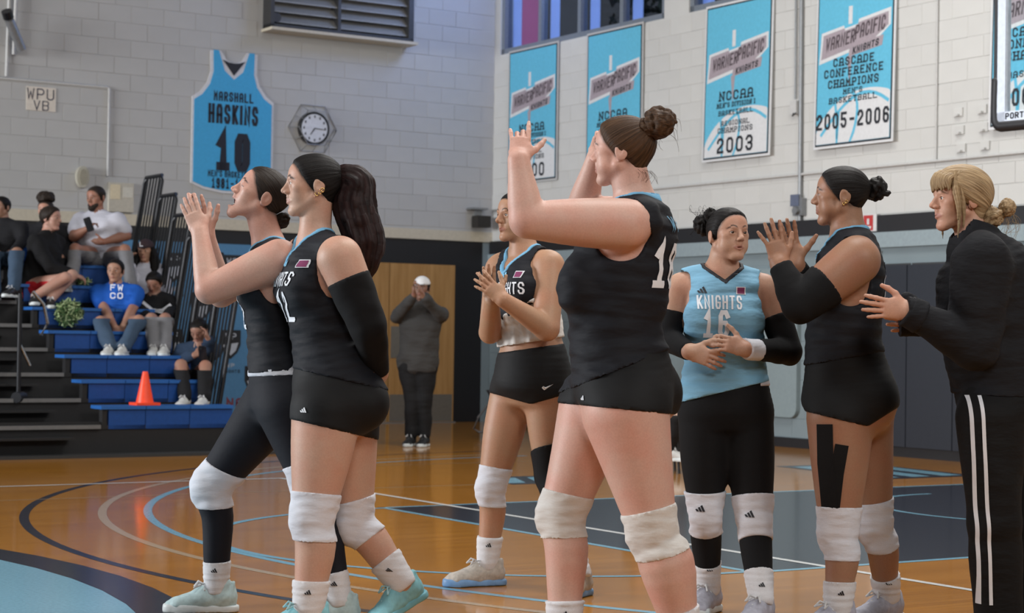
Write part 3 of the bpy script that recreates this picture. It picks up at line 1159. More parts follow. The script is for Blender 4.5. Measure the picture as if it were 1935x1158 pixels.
def banner(u, label, lines, zb=3.06, w=1.15, h=1.73, framed=False, logo=True, cut=False):
    b = empty('championship_banner', G(u, VR, zb))
    tag(b, label, 'banner', 'blue championship banners')
    tilt = -D2 * .035
    o = G(u, VR - .02, zb)
    ey = unit(UP * h - tilt * 1.0) if not framed else UP
    fr = (o + (tilt if not framed else 0 * tilt), -D1, ey)
    mB = flat('banner_blue', (.11, .44, .62), .6, var=.05)
    mW = flat('banner_white', (.62, .63, .64), .6, var=.04)
    mE = flat('banner_edge', (.45, .45, .45), .5) if framed else mW
    mK = flat('banner_black', (.014, .016, .022), .6)
    reparent(slab('border', rect(w, h, 0, h / 2), fr, .012, mE), b)
    reparent(slab('black_line', rect(w - .05, h - .05, 0, h / 2), fr, .003, mK, z=.012), b)
    reparent(slab('panel', rect(w - .085, h - .085, 0, h / 2), fr, .003, mB, z=.015), b)
    # white half ball rising from the lower edge with blue seams
    m = .045
    hw = w / 2 - m
    ball = []
    cx, cy, R = .22, -.10, .66
    for t in np.linspace(.0, math.pi, 40):
        x, y = cx + R * math.cos(t) * 1.25, cy + R * math.sin(t)
        ball.append((max(-hw, min(hw, x)), max(m, y)))
    ball = [p for i, p in enumerate(ball) if i == 0 or p != ball[i - 1]]
    poly = [(hw, m)] + [p for p in ball if p[1] > m + .001] + [(-hw, m)]
    reparent(slab('ball', poly, fr, .002, mW, z=.018), b)

    def seam(pts, t=.035):
        V, Q = stroke_poly(pts, t, 1e9)
        V = np.array(V)
        V[:, 0] = np.clip(V[:, 0], -hw, hw)
        V[:, 1] = np.clip(V[:, 1], m, 2)
        n_ = np.cross(fr[1], fr[2])
        reparent(np_mesh('ball_seam', [fr[0] + x * fr[1] + y * fr[2] + n_ * .0205 for x, y in V], Q, mB, smooth=False), b)
    seam([(-.22 + .1 * math.cos(t) - .1, .05 + .52 * math.sin(t)) for t in np.linspace(.1, 1.7, 10)])
    seam([(-.02 - .30 * (1 - math.cos(t)) + .25 * math.sin(t), .045 + .5 * math.sin(t)) for t in np.linspace(0, 1.5, 10)])
    seam([(-.45 + .95 * t, .10 + .42 * math.sin(2.2 * t + .1)) for t in np.linspace(0, 1, 12)])
    seam([(-.22 + .02 * t, .04 + .3 * t) for t in (0, .5, 1)], .03)
    # word mark on its white plate with the sword point below
    if logo:
        mG = flat('mark_mauve_grey', (.34, .29, .32), .6)
        mM = flat('mark_dark_mauve', (.085, .065, .075), .6)
        yl = h - .62
        k = .13
        P2 = lambda pts: [(x, y + yl + k * x) for x, y in pts]
        plate = [(-.50, -.16), (.20, -.13), (.30, -.13), (.34, -.10), (.50, -.02), (.50, .13), (.06, .13), (.05, .09), (-.14, .09), (-.15, .12), (-.47, .12), (-.48, .0)]
        reparent(slab('wordmark_plate', P2([(x * 1.03, y * 1.12) for x, y in plate]), fr, .002, mW, z=.018), b)
        reparent(slab('wordmark_shadow', P2([(x * .965, y * .86) for x, y in plate]), fr, .002, mG, z=.020), b)
        reparent(letter_on('lettering', 'WARNER', fr, -.20, yl + k * -.20 - .005, .135, .060, mM, None, z=.0235, th=.15, gap=.22, slant=.12, rise=k), b)
        reparent(letter_on('lettering', 'PACIFIC', fr, .23, yl + k * .23 + .02, .145, .060, mM, None, z=.0235, th=.15, gap=.22, slant=.12, rise=k), b)
        reparent(slab('wordmark_plate', P2([(-.08, -.20), (.40, -.20), (.42, -.10), (-.06, -.10)]), fr, .002, mG, z=.0185), b)
        reparent(letter_on('lettering', 'KNIGHTS', fr, .17, yl - .155 + k * .17, .07, .045, mK, None, z=.022, th=.2, gap=.3, slant=.15, rise=k), b)
        reparent(slab('sword_point', [(-.10, yl - .20), (-.03, yl - .20), (-.058, yl - .50)], fr, .002, mG, z=.018), b)
        reparent(slab('sword_blade', [(-.09, yl + .12), (-.035, yl + .12), (-.035, yl + .30), (-.09, yl + .30)], fr, .002, mW, z=.018), b)
    for (txt, y, hh, ww, sf) in lines:
        reparent(letter_on('lettering', txt, fr, 0, y, hh, ww, mK, None, z=.024, th=.17, gap=.42, serif=sf), b)
    return b


def right_wall_things():
    std = lambda yr: [('NCCAA', .70, .105, .085, True), ("MEN'S DIVISION I", .60, .055, .036, True), ('BASKETBALL', .515, .055, .042, True), ('REGIONAL', .40, .055, .046, True), ('CHAMPIONS', .325, .06, .05, True), (yr, .16, .17, .115, False)]
    banner(20.02, 'blue championship banner ending in 2000, nearest the room corner', std('2000'), framed=True)
    banner(18.25, 'blue championship banner half hidden behind the brown bun', std('2001'), framed=True)
    banner(15.93, 'blue NCCAA regional champions banner reading 2003', std('2003'))
    conf = [('CASCADE', .86, .085, .062, True), ('CONFERENCE', .755, .085, .062, True), ('CHAMPIONS', .645, .085, .062, True), ("MEN'S", .555, .055, .045, True), ('BASKETBALL', .475, .06, .05, True)]
    banner(14.09, 'blue conference champions banner reading 2005-2006', conf + [('2005-2006', .27, .16, .085, False)])
    banner(11.70, 'blue conference champions banner seen through the glass backboard', conf + [('2006-2007', .27, .16, .085, False)])
    # conduit runs
    tag(rod('conduit', [G(14.93, VR - .03, 6.4), G(14.90, VR - .03, 2.35)], .022, M_METAL), 'long grey vertical conduit between the two dated banners', 'conduit')
    tag(rod('conduit', [G(15.02, VR - .03, 6.4), G(15.00, VR - .03, 3.62)], .010, M_METAL), 'thin grey cable tube ending in a small hook box left of the conduit', 'conduit')
    hk = empty('junction_box', G(15.02, VR, 3.5))
    tag(hk, 'small white junction box with hook between the banners', 'box')
    reparent(gbox('box', 14.96, 15.06, VR - .05, VR, 3.46, 3.60, M_PIPE), hk)
    reparent(rod('hook', [G(15.0, VR - .05, 3.47), G(14.98, VR - .08, 3.44), G(14.95, VR - .06, 3.47)], .008, M_DARKM), hk)
    sw = empty('outlet_box', G(14.9, VR, 2.45))
    tag(sw, 'grey electrical outlet box at the foot of the long conduit', 'box')
    reparent(gbox('box', 14.83, 14.97, VR - .07, VR, 2.40, 2.58, M_METAL), sw)
    reparent(gbox('cover', 14.87, 15.0, VR - .08, VR - .07, 2.50, 2.62, flat('blue_grey_cover', (.10, .12, .18), .5)), sw)
    reparent(rod('knob', [G(14.9, VR - .11, 2.45), G(14.9, VR - .07, 2.45)], .04, M_METAL, n=12), sw)
    tag(rod('conduit', [G(UB - 3.5, VR - .025, 2.83), G(9.5, VR - .025, 2.83)], .014, M_PIPE), 'thin horizontal painted conduit running below the banners', 'conduit')
    tag(rod('conduit', [G(12.98, VR - .02, 6.0), G(12.98, VR - .02, 2.84)], .009, M_PIPE), 'thin vertical painted tube right of the 2005-2006 banner', 'conduit')
    for i in range(3):
        for j in range(2):
            u = 12.70 - .30 * j - (.02 * i)
            z = 3.26 - .17 * i
            k = empty('wall_hook', G(u, VR, z))
            tag(k, 'small white wall hook, %s %s of the six-hook cluster by the backboard' % (('top', 'middle', 'bottom')[i], ('left', 'right')[j]), 'hook', 'cluster of six wall hooks')
            reparent(gbox('plate', u - .055, u + .055, VR - .022, VR, z - .03, z + .05, M_WALLW), k)
            reparent(gbox('tongue', u - .02, u + .01, VR - .05, VR - .02, z - .03, z - .01, M_PIPE), k)
    es = empty('fire_extinguisher_sign', G(13.85, VR, 2.29))
    tag(es, 'small red and white fire extinguisher sign on the black band', 'sign')
    fr = RWF(13.85, 2.28, .04)
    reparent(slab('plate', rect(.20, .17), fr, .006, flat('sign_white', (.6, .6, .6), .5)), es)
    reparent(slab('red_field', rect(.135, .15, -.015, 0), fr, .003, flat('sign_red', (.42, .03, .03), .5), z=.006), es)
    mw = flat('sign_white', (.6, .6, .6), .5)
    reparent(slab('symbol', rect(.03, .06, -.015, .012), fr, .002, mw, z=.009), es)
    reparent(slab('symbol_base', rect(.085, .024, -.015, -.045), fr, .002, mw, z=.009), es)
    # dark wall pads and the hanging mat
    mn = flat('navy_vinyl_pad', (.014, .018, .027), .5, var=.06)
    ed = [13.68, 13.29, 12.68, 12.07, 11.46, 10.85, 10.24]
    labs = ['narrow dark navy wall pad, leftmost of the row behind the taped player', 'dark navy wall pad second from the left, right behind the hip of the taped player', 'dark navy wall pad between the taped player and the coach',
            'dark navy wall pad directly behind the coach', 'dark navy wall pad right of the coach', 'dark navy wall pad at the right edge']
    for i in range(len(ed) - 1):
        p = empty('wall_pad', G((ed[i] + ed[i + 1]) / 2, VR - .02, .08))
        tag(p, labs[i], 'wall pad', 'dark navy wall pads')
        reparent(gbox('pad', ed[i + 1] + .006, ed[i] - .006, VR - .075, VR - .02, .10, 1.85, mn), p)
        reparent(gbox('back_board', ed[i + 1] + .01, ed[i] - .01, VR - .022, VR - .015, .08, 1.87, M_DARKM), p)
    m_ = empty('folded_mat', G(15.9, VR - .02, .31))
    tag(m_, 'grey padded mat with rounded corners hung on the grey wall behind number 16', 'mat')
    u0, u1, z0, z1, r = 14.88, 17.2, .31, 1.86, .10
    pts = []
    for (cx, cz, a0) in ((u1 - r, z1 - r, 0), (u0 + r, z1 - r, 1.5708), (u0 + r, z0 + r, 3.1416), (u1 - r, z0 + r, 4.7124)):
        for t in np.linspace(0, 1.5708, 6):
            pts.append((cx + r * math.cos(a0 + t), cz + r * math.sin(a0 + t)))
    fr = (G(0, VR - .02, 0), -D1, UP)
    reparent(slab('pad', [(-u, z) for u, z in pts][::-1], fr, .05, flat('grey_blue_vinyl', (.215, .27, .285), .5, var=.04)), m_)
    reparent(gbox('seam', 16.02, 16.05, VR - .078, VR - .07, .33, 1.84, M_METAL), m_)
    wp = empty('padlocked_bar', G(13.75, VR, 1.0))
    tag(wp, 'slim white vertical bar at the edge of the dark wall pads', 'bar')
    reparent(gbox('bar', 13.70, 13.76, VR - .06, VR - .02, .95, 2.0, flat('bar_white', (.5, .52, .52), .5)), wp)


def backboard():
    b = empty('basketball_backboard', G(BU, 10.3, 2.63))
    tag(b, 'glass basketball backboard with black padded lower edge at top right', 'backboard')
    v, ua, ub, z0, z1 = 10.30, 9.72, 7.9, 2.66, 3.73
    mg = NT('backboard_glass').set(rough=.02, trans=1.0, ior=1.15, col=(.86, .93, .95)).m
    reparent(gbox('glass', ub, ua - .03, v - .006, v + .006, z0 + .05, z1, mg), b)
    ma = flat('pale_aluminium', (.62, .68, .78), .3, .4)
    for part in ((ua - .13, ua - .055, z0 + .04, z1), (ub, ua - .05, z0 + .04, z0 + .11), (ub, ua, z1, z1 + .06)):
        reparent(gbox('frame', part[0], part[1], v - .03, v + .03, part[2], part[3], ma), b)
    mp = flat('black_rubber_pad', (.016, .016, .018), .5)
    f = Fld()
    f.tube([G(ua - .03, v, z0 + .34), G(ua - .03, v, z0 + .06), G(ua - .075, v, z0 + .015), G(ub, v, z0 + .015)], [.042] * 4, 4, .002)
    lo, hi = f.box()
    V, Q = polygonize(f.ev, lo, hi, .011)
    reparent(np_mesh('edge_pad', V, Q, mp), b)
    reparent(gbox('frame_edge', ua - .05, ua - .02, v - .03, v + .03, z0 + .3, z1, flat('dark_edge', (.02, .02, .024), .4)), b)
    V, Q, tot = text2d('PORTER', .045, .035, .2, .3)
    reparent(np_mesh('lettering', [G(ua - .27 - x, v - .034, z0 + .078 + y) for x, y in V], Q, M_PRINT_K, smooth=False), b)
    # steel support behind the glass
    ms = flat('support_steel', (.03, .03, .032), .5, .5)
    for u in (9.35, 8.1):
        reparent(gbox('support_bar', u - .05, u + .05, v + .08, v + .16, z0 + .1, z1 + .1, ms), b)
    reparent(gbox('support_bar', 8.1, 9.35, v + .10, v + .16, z0 + .25, z0 + .33, ms), b)
    reparent(rod('support_arm', [G(8.73, v + .12, 3.3), G(8.73, VR, 4.4)], .06, ms), b)
    # hoop
    mo = flat('orange_rim', (.6, .12, .03), .4, .3)
    reparent(rod('rim', [G(BU + .228 * math.sin(t), v - .38 + .228 * math.cos(t), 3.05) for t in np.linspace(0, 6.2832, 25)[:-1]], .009, mo, n=6, closed=True), b)
    reparent(gbox('rim_bracket', BU - .06, BU + .06, v - .16, v - .03, 3.0, 3.09, mo), b)


def bleachers():
    b = empty('bleachers', G(15.9, 5.5, 0))
    tag(b, 'tiered bleachers with royal blue seat rows and a black stepped aisle', 'bleachers')
    mb = flat('royal_blue_plastic', (.006, .055, .235), .42, var=.08)
    mb2 = flat('royal_blue_lip', (.018, .11, .36), .4, var=.05)
    mk = flat('black_riser', (.008, .008, .009), .6)
    mn = flat('grey_nosing', (.16, .16, .16), .5, .3)
    us = [15.94, 16.46, 16.93, 17.40, 17.88, 18.36, 18.84, 19.32]
    zs = [.44, .655, .875, 1.10, 1.325, 1.555, 1.78, 2.0]
    vr, v0 = 7.12, 5.86
    for k in range(8):
        u0, z0 = us[k], zs[k]
        u1 = us[k + 1] if k < 7 else 19.85
        zd = z0 - .17                                    # foot board
        reparent(gbox('riser_panel', u0 + .03, u0 + .05, -2, vr, zd - .24 if k else .02, zd, mk), b)
        reparent(gbox('foot_board', u0 + .02, u1 + .05, -2, vr, zd - .035, zd, mk), b)
        reparent(gbox('step_nosing', u0 - .005, u0 + .025, 4.2, v0, zd - .03, zd + .004, mn), b)
        reparent(gbox('half_step', u0 - .15, u0 + .02, 4.45, v0 - .28, zd - .115, zd - .095, mk), b)
        reparent(gbox('seat_post', u0 + .02, u0 + .10, v0 + .02, v0 + .06, zd, z0 - .02, mk), b)
        for side in (0, 1):                               # right block, then the block left of the aisle
            a, e = (v0, vr) if side == 0 else (1.0, 4.2)
            n = 3 if side == 0 else 7
            for i in range(n):
                x0, x1 = a + (e - a) * i / n, a + (e - a) * (i + 1) / n
                ins = .075 if (side == 0 and i == 0) else 0.0
                s = reparent(gbox('seat', u0, u0 + .27, x0 + .003, x1 - .003, z0 - .03, z0, mb2), b)
                gbox('seat_front', u0 + .02, u0 + .05, x0 + .003 + ins, x1 - .003, z0 - .205, z0 - .03, mb, s)
    reparent(gbox('base_skirt', 15.98, 16.0, -2, vr + .03, .04, .30, mk), b)
    reparent(gbox('base_mat', 15.72, 15.98, -2, vr + .6, 0, .025, flat('grey_black_mat', (.03, .03, .03), .7)), b)
    # leaning end railing of stepped panels
    r = empty('guard_rail', G(16.3, vr + .18, 0))
    tag(r, 'black stepped bar railing closing the end of the bleachers', 'railing')
    mr = flat('black_rail_steel', (.010, .011, .014), .4, .2)
    lean = .155
    pt = lambda u, z: G(u, vr + .16 + lean * (z - 1.0) , z)
    segs = [(18.82, 19.32, 2.76), (18.34, 18.80, 2.53), (17.86, 18.32, 2.30), (17.38, 17.84, 2.08), (16.90, 17.36, 1.86), (16.42, 16.88, 1.62)]
    for (a, e, zt) in segs:
        zb_ = zt - 1.32
        reparent(rod('rail_frame', [pt(a, zb_), pt(a, zt - .06), pt(a + .03, zt), pt(e - .03, zt), pt(e, zt - .06), pt(e, zb_)], .021, mr), r)
        reparent(rod('bottom_rail', [pt(a, zb_), pt(e, zb_)], .018, mr), r)
        for i in range(1, 6):
            x = a + (e - a) * i / 6
            reparent(rod('bar', [pt(x, zb_), pt(x, zt)], .010, mr, n=6), r)
    # chrome hand rail in the aisle
    h = empty('aisle_handrail', G(17.3, 5.3, .9))
    tag(h, 'short black and chrome handrail standing in the bleacher aisle', 'handrail')
    mc = flat('chrome_tube', (.35, .36, .38), .2, 1.0)
    reparent(rod('post', [G(16.50, 5.30, .50), G(16.50, 5.30, 1.42)], .02, mr), h)
    reparent(rod('foot_plate', [G(16.44, 5.26, .50), G(16.56, 5.36, .50)], .05, mr), h)
    reparent(rod('tube', [G(16.52, 5.42, 1.44), G(16.52, 5.52, 1.33), G(16.52, 5.56, 1.16), G(16.52, 5.50, 1.05)], .016, mc), h)
    reparent(rod('tube', [G(16.50, 5.30, .98), G(16.50, 5.40, .78)], .014, mc), h)
    return b


def cone():
    P0 = G(16.06, 6.31, .442)
    c = empty('traffic_cone', P0)
    tag(c, 'orange traffic cone standing on the lowest blue seat row', 'cone')
    mo = flat('safety_orange', (.85, .065, .018), .45, var=.05)
    V, Fc = [], []
    prof = [(.0, .30), (.022, .30), (.026, .285), (.078, .03), (.080, .02)]
    n = 20
    for r, z in prof:
        for i in range(n):
            V.append(P0 + np.array([r * math.cos(6.2832 * i / n), r * math.sin(6.2832 * i / n), z]))
    for j in range(len(prof) - 1):
        for i in range(n):
            Fc.append((j * n + (i + 1) % n, j * n + i, (j + 1) * n + i, (j + 1) * n + (i + 1) % n))
    reparent(new_obj('cone_body', V, Fc, mo, smooth=True, sharp=.7), c)
    reparent(gbox('cone_base', 16.06 - .10, 16.06 + .10, 6.31 - .11, 6.31 + .11, .442, .465, mo), c)


floor_marks()
walls()
back_wall_things()
right_wall_things()
backboard()
bleachers()
cone()


# ------------------------------------------------------------------ people
class Person:
    """a figure whose joints are given as photo pixels at a depth, with real sizes"""

    def __init__(s, D, face, label, tone, name, h=.0108, hf=.0029, group=None, cat='person'):
        s.D = D
        s.lab = label
        s.h, s.hf = h, hf
        a = math.radians(face)           # 0 = facing left in the picture, 90 = facing the camera
        s.F = np.array([-math.cos(a), -math.sin(a), 0])
        s.L = np.array([math.sin(a), -math.cos(a), 0])   # the person's left
        s.torso, s.head = Fld(), None
        s.arms, s.legs = {}, {}
        s.zones = []
        s.skin = skin('skin_' + name, tone)
        s.root = empty('person', (0, 0, 0))
        tag(s.root, label, cat, group)
        s.J = {}
        s.colfn = []

    def p(s, px, py, dz=0.0):
        return at(px, py, s.D + dz)

    def m(s, px):
        return px * s.D / FPX

    # ---- trunk: slices (px, py, dz, half width in px as seen, other half axis in metres)
    def trunk(s, sl, k=.03):
        pts, rad = [], []
        lx, fx = abs(s.L @ CR), abs(s.F @ CR)
        for (x, y, dz, w, o) in sl:
            w = s.m(w)
            if fx >= lx:       # profile: o is the lateral half axis
                b = math.sqrt(max(w * w - (o * lx) ** 2, (.3 * w) ** 2)) / fx
                r = (o, b)
            else:              # frontal: o is the front-back half axis
                a = math.sqrt(max(w * w - (o * fx) ** 2, (.3 * w) ** 2)) / lx
                r = (a, o)
            pts.append(s.p(x, y, dz))
            rad.append(r)
        s.tp, s.tr = pts, rad
        s.torso.tube(pts, rad, 4, .006, u=s.L, cf=.28)
        return s

    def blob(s, P, r, k=.04, F=None, L=None, fld=None):
        F = s.F if F is None else F
        L = s.L if L is None else L
        (fld or s.torso).ell(P, [F, L, np.cross(F, L)], r, k)
        return s

    def arm(s, key, S, E, W, r, k=.02):
        """r: px radii at shoulder, mid upper arm, elbow, forearm, wrist"""
        f = Fld()
        S, E, W = map(np.asarray, (S, E, W))
        R = [s.m(x) for x in r]
        f.tube([S, S + .3 * (E - S), S + .62 * (E - S), E], [R[0], R[0] * .35 + R[1] * .65, R[1] * .7 + R[2] * .3, R[2]], 3, .001)
        g = Fld()
        g.tube([E, E + .27 * (W - E), E + .7 * (W - E), W], [R[2] * .93, R[3], (R[3] + R[4] * 1.8) / 2.8, R[4]], 3, .001)
        f.sub_field(g, .012)
        s.arms[key] = f
        s.J['S' + key], s.J['E' + key], s.J['W' + key] = S, E, W
        s.J['R' + key] = R
        return f

    def leg(s, key, H, K, A, r, bend=None, k=.03, calf=.014):
        """r: px radii at hip, mid thigh, above knee, knee, calf, ankle"""
        f = Fld()
        H, K, A = map(np.asarray, (H, K, A))
        R = [s.m(x) for x in r]
        back = -s.F if bend is None else np.asarray(bend)
        f.tube([H, H + .4 * (K - H), H + .8 * (K - H), K], [R[0], R[1], R[2], R[3]], 4, .001)
        c = back * calf
        g = Fld()
        g.tube([K, K + .13 * (A - K), K + .32 * (A - K) + c, K + .66 * (A - K) + c * .5, A],
               [R[3] * .97, R[3] * .93, R[4], R[4] * .62 + R[5] * .33, R[5]], 3, .001)
        f.sub_field(g, .012)
        s.legs[key] = f
        s.J['H' + key], s.J['K' + key], s.J['A' + key] = H, K, A
        s.J['Q' + key] = R
        return f

    def hand(s, key, fdir, pnorm, thumb, L=.185, curl=None, splay=None, tcurl=.25, tspread=1.0, zone=True, fat=1.0, bend=(0, 0, 0, 0)):
        """fdir: finger direction, pnorm: the way the palm faces, thumb: side the thumb is on.
        curl: per finger (mcp, pip, dip) radians; splay: per finger sideways angle"""
        W = s.J['W' + key]
        x = unit(fdir)
        z = unit(np.asarray(pnorm, float) - x * (np.asarray(pnorm, float) @ x))
        y = np.cross(z, x)
        if y @ np.asarray(thumb, float) < 0:
            y = -y
        f = s.arms[key]
        q = lambda a, b, c: W + L * (a * x + b * y + c * z)
        g = Fld()
        g.cap(q(-.03, 0, 0), q(.16, 0, 0), (.145 * L * fat, .10 * L * fat), (.19 * L * fat, .085 * L * fat), .01, u=y)
        g.cap(q(.16, 0, 0), q(.44, .005, 0), (.19 * L * fat, .085 * L * fat), (.20 * L * fat, .066 * L * fat), .01, u=y, cf=.8)
        g.cap(q(.10, .10, .03), q(.28, .17, .03), .085 * L * fat, .06 * L * fat, .02)      # ball of the thumb
        curl = curl or [(.12, .15, .1)] * 4
        splay = splay or (.10, .02, -.05, -.13)
        ends = []
        for i, (by, ln, r) in enumerate(((.150, .40, .050), (.050, .45, .051), (-.050, .415, .048), (-.145, .325, .042))):
            p0 = q(.47 - .02 * abs(i - 1), by, .0)
            ang = 0.0
            sp = splay[i]
            pr = r * fat
            for j, fr in enumerate((.46, .30, .24)):
                ang += curl[i][j]
                d = math.cos(ang) * (math.cos(sp) * x + math.sin(sp) * y) + math.sin(ang) * z
                p1 = p0 + d * ln * fr * L
                r1 = pr * (.93, .90, .82)[j]
                g.cap(p0, p1, pr * L, r1 * L, .004)
                p0, pr = p1, r1
            ends.append(p0)
        d0 = unit(.62 * x + .72 * tspread * y + .18 * z)
        p0 = q(.12, .13, .02)
        p1 = p0 + d0 * .24 * L
        d1 = unit(d0 * (1 - tcurl) + x * tcurl + .15 * z * tcurl)
        p2 = p1 + d1 * .17 * L
        d2 = unit(d1 * (1 - tcurl) + x * tcurl)
        p3 = p2 + d2 * .13 * L
        g.cap(p0, p1, .072 * L * fat, .060 * L * fat, .012)
        g.cap(p1, p2, .058 * L * fat, .054 * L * fat, .006)
        g.cap(p2, p3, .054 * L * fat, .042 * L * fat, .005)
        f.sub_field(g, .012)
        s.J['hand' + key] = q(.4, 0, 0)
        if zone:
            s.zones.append((q(.42, .03, .05), .125 * L / .185, 1.3))
        return ends

    def face(s, C, yaw, pitch, H, neck=None, roll=0.0, neck_r=.055, mouth='closed', jaw=1.0, nose=1.0, hair_col=(.02, .012, .01),
             lip=None, cheek=1.0, eyes_shut=False, zone=True, full=True, brow=1.0, smile=0.0, fat=0.0):
        """head of height H (chin to crown) centred on C"""
        a = math.radians(yaw)
        b = math.radians(pitch)
        F0 = np.array([-math.cos(a), -math.sin(a), 0])
        L = np.array([math.sin(a), -math.cos(a), 0])
        F = math.cos(b) * F0 + math.sin(b) * UP
        U = np.cross(F, L)
        if roll:
            c, n = math.cos(math.radians(roll)), math.sin(math.radians(roll))
            L, U = c * L + n * U, -n * L + c * U
        C = np.asarray(C, float)
        s.hC, s.hF, s.hL, s.hU, s.hH = C, F, L, U, H
        q = lambda x, y, z: C + H * (x * F + y * L + z * U)
        s.hq = q
        AX = [F, L, U]
        f = Fld()
        e = lambda c, r, k, op='add': f.ell(q(*c), AX, [x * H for x in r], k * H, op)
        cp = lambda A, B, ra, rb, k, op='add', u=None: f.cap(q(*A), q(*B),
             tuple(x * H for x in ra) if isinstance(ra, tuple) else ra * H,
             tuple(x * H for x in rb) if isinstance(rb, tuple) else rb * H, k * H, u, op)
        e((-.06, 0, .14), (.415, .325, .345), 0)
        e((.13, 0, .17), (.235, .265, .235), .10)                               # forehead
        cp((.11, 0, .08), (.165, 0, -.27), (.262 * cheek, .225), (.175 * jaw, .19), .08, u=L)
        for y in (1, -1):
            cp((-.03, .215 * y * jaw, -.20), (.23, .075 * y * jaw, -.415), .085, .07, .07)   # jaw line
            e((.20, .175 * y * cheek, -.045), (.115, .105, .10), .06)
            e((.165, .125 * y, -.165), (.135, .115, .13), .08)
            if fat:
                e((.16, .16 * y, -.22), (.12, .11 + .04 * fat, .14), .08)
        e((.272, 0, -.425), (.085, .10, .075), .06)                             # chin
        cp((.332, -.12, .088), (.332, .12, .088), .040, .040, .06)              # brow
        if full:
            for y in (1, -1):
                e((.435, .125 * y, .008), (.070, .075, .042), .06, 'sub')       # sockets
            cp((.315, 0, .06), (.36, 0, -.10), .038, .052, .04)
            cp((.352, 0, .06), (.43, 0, -.085), .031, .040 * nose, .04)
            e((.352, 0, -.19), (.04, .055, .05), .04)
            e((.438 + .02 * (nose - 1), 0, -.108), (.050 * nose, .040 * nose, .040), .03)
            for y in (1, -1):
                e((.392, .047 * y * nose, -.128), (.045, .030, .030), .024)
                e((.425, .028 * y, -.158), (.018, .013, .014), .012, 'sub')     # nostrils
            op = mouth == 'open'
            dz = -.11 if op else 0.0
            mz = -.262 + (.01 if op else 0)
            for y in (1, -1):
                cp((.362, 0, mz + .017), (.306, .112 * y, mz + .002 + .03 * smile), .023, .011, .022)
                cp((.356, 0, mz - .026 + dz), (.304, .104 * y, mz - .008 + dz * .4 + .03 * smile), .026, .011, .022)
            if mouth == 'open':
                e((.268, 0, -.485), (.08, .09, .075), .06)
                e((.37, 0, mz - .052), (.16, .108, .066), .010, 'sub')
            elif mouth == 'part':
                e((.39, 0, mz - .006), (.065, .068, .015), .008, 'sub')
            else:
                e((.392, 0, mz - .004), (.034, .10, .0035), .006, 'sub')
            for y in (1, -1):
                e((.283, .130 * y, .010), (.073, .078, .064), .03)              # lids
                if not eyes_shut:
                    f.ell(q(.362, .135 * y, .006), [unit(F + .38 * y * L), unit(y * L - .38 * F), U], [.036 * H, .058 * H, .0235 * H], .006 * H, 'sub')
        for y in (1, -1):                                                        # ears
            ex = [unit(.95 * F + .25 * y * L * -1), unit(L * y + .22 * F * -1), U]
            f.ell(q(-.115, .330 * y, -.015), ex, [.085 * H, .026 * H, .135 * H], .02 * H)
            f.ell(q(-.095, .295 * y, -.10), ex, [.05 * H, .03 * H, .06 * H], .02 * H)
            if full:
                f.ell(q(-.098, .364 * y, -.015), ex, [.042 * H, .018 * H, .068 * H], .012 * H, 'sub')
        s.headf = f
        nf = Fld()
        if neck is not None:
            neck = np.asarray(neck, float)
            b0 = q(-.10, 0, -.18)
            nf.cap(b0, neck, (neck_r * .95, neck_r * 1.02), (neck_r * 1.12, neck_r * 1.08), .03, u=L)
        s.neckf = nf if neck is not None else None
        s.J['neck'] = neck
        if zone:
            s.zones.append((q(.05, 0, -.02), .60 * H, 1.0))
        lipc = lip or (.30, .09, .08)

        s.hline = None

        def tint(P):
            X = (P - C) / H
            x, y, z = X @ F, np.abs(X @ L), X @ U
            c = np.zeros((len(P), 4), np.float32)
            hz = np.array([-.36, -.22, -.13, -.095, 0, .12, .22, .30, .36, .45])
            hx = np.array([-.24, -.20, -.16, -.02, .06, .17, .235, .285, .36, .55])
            dh = x - np.interp(z, hz, hx)
            fade = np.clip(1 - dh / .055, 0, 1) * np.clip((z + .26) / .1, 0, 1) * (np.hypot(x + .1, z) < .8) * (np.abs(y) > .0)
            ear_ = (np.abs(x + .11) < .11) & (np.abs(z + .015) < .16) & (y > .315)
            c0_ = np.where(ear_, 0, fade * fade * .75)
            if not full:
                return c
            mz_ = -.262
            opn = .05 if mouth == 'open' else 0
            w = np.clip(1.25 - np.hypot(y / .112, (z - mz_ + .004 + opn * .5) / (.043 + opn)) ** 2, 0, 1) * (x > .27)
            c[:, :3] = lipc
            c[:, 3] = np.clip(w * 2.2, 0, 1) * .5
            if mouth == 'open':
                ins_ = np.hypot((x - .34) / .12, np.hypot(y / .11, (z + .305) / .078)) < 1.03
                c[ins_, :3] = (.07, .012, .012)
                c[ins_, 3] = ((x < .345) * 1.0)[ins_]
            bz = .098 + .035 * np.sin(np.clip((y - .05) / .17, 0, 1) * 3.14) - .02 * (y > .17)
            bw = np.clip(1.4 - np.abs(z - bz) / (.0155 * brow), 0, 1) * np.clip((y - .045) / .02, 0, 1) * np.clip((.245 - y) / .04, 0, 1) * (x > .17)
            c[bw > .02, :3] = hair_col
            c[:, 3] = np.maximum(c[:, 3], np.clip(bw, 0, 1) * .88)
            lid = np.clip(1.3 - np.abs(np.hypot((y - .135) / .064, (z - .006) / .024) - 1) / .16, 0, 1) * (x > .27) * (z > .009)
            if eyes_shut:
                lid = np.clip(1.4 - np.abs(z + .01 - .012 * np.cos((y - .138) * 25)) / .01, 0, 1) * (np.abs(y - .138) < .07) * (x > .25)
            c[lid > .05, :3] = (.02, .012, .01)
            c[:, 3] = np.maximum(c[:, 3], np.clip(lid, 0, 1) * .7)
            hm_ = c0_ > c[:, 3]
            c[hm_, :3] = hair_col
            c[:, 3] = np.maximum(c[:, 3], c0_)
            return c
        s.colfn.append(tint)
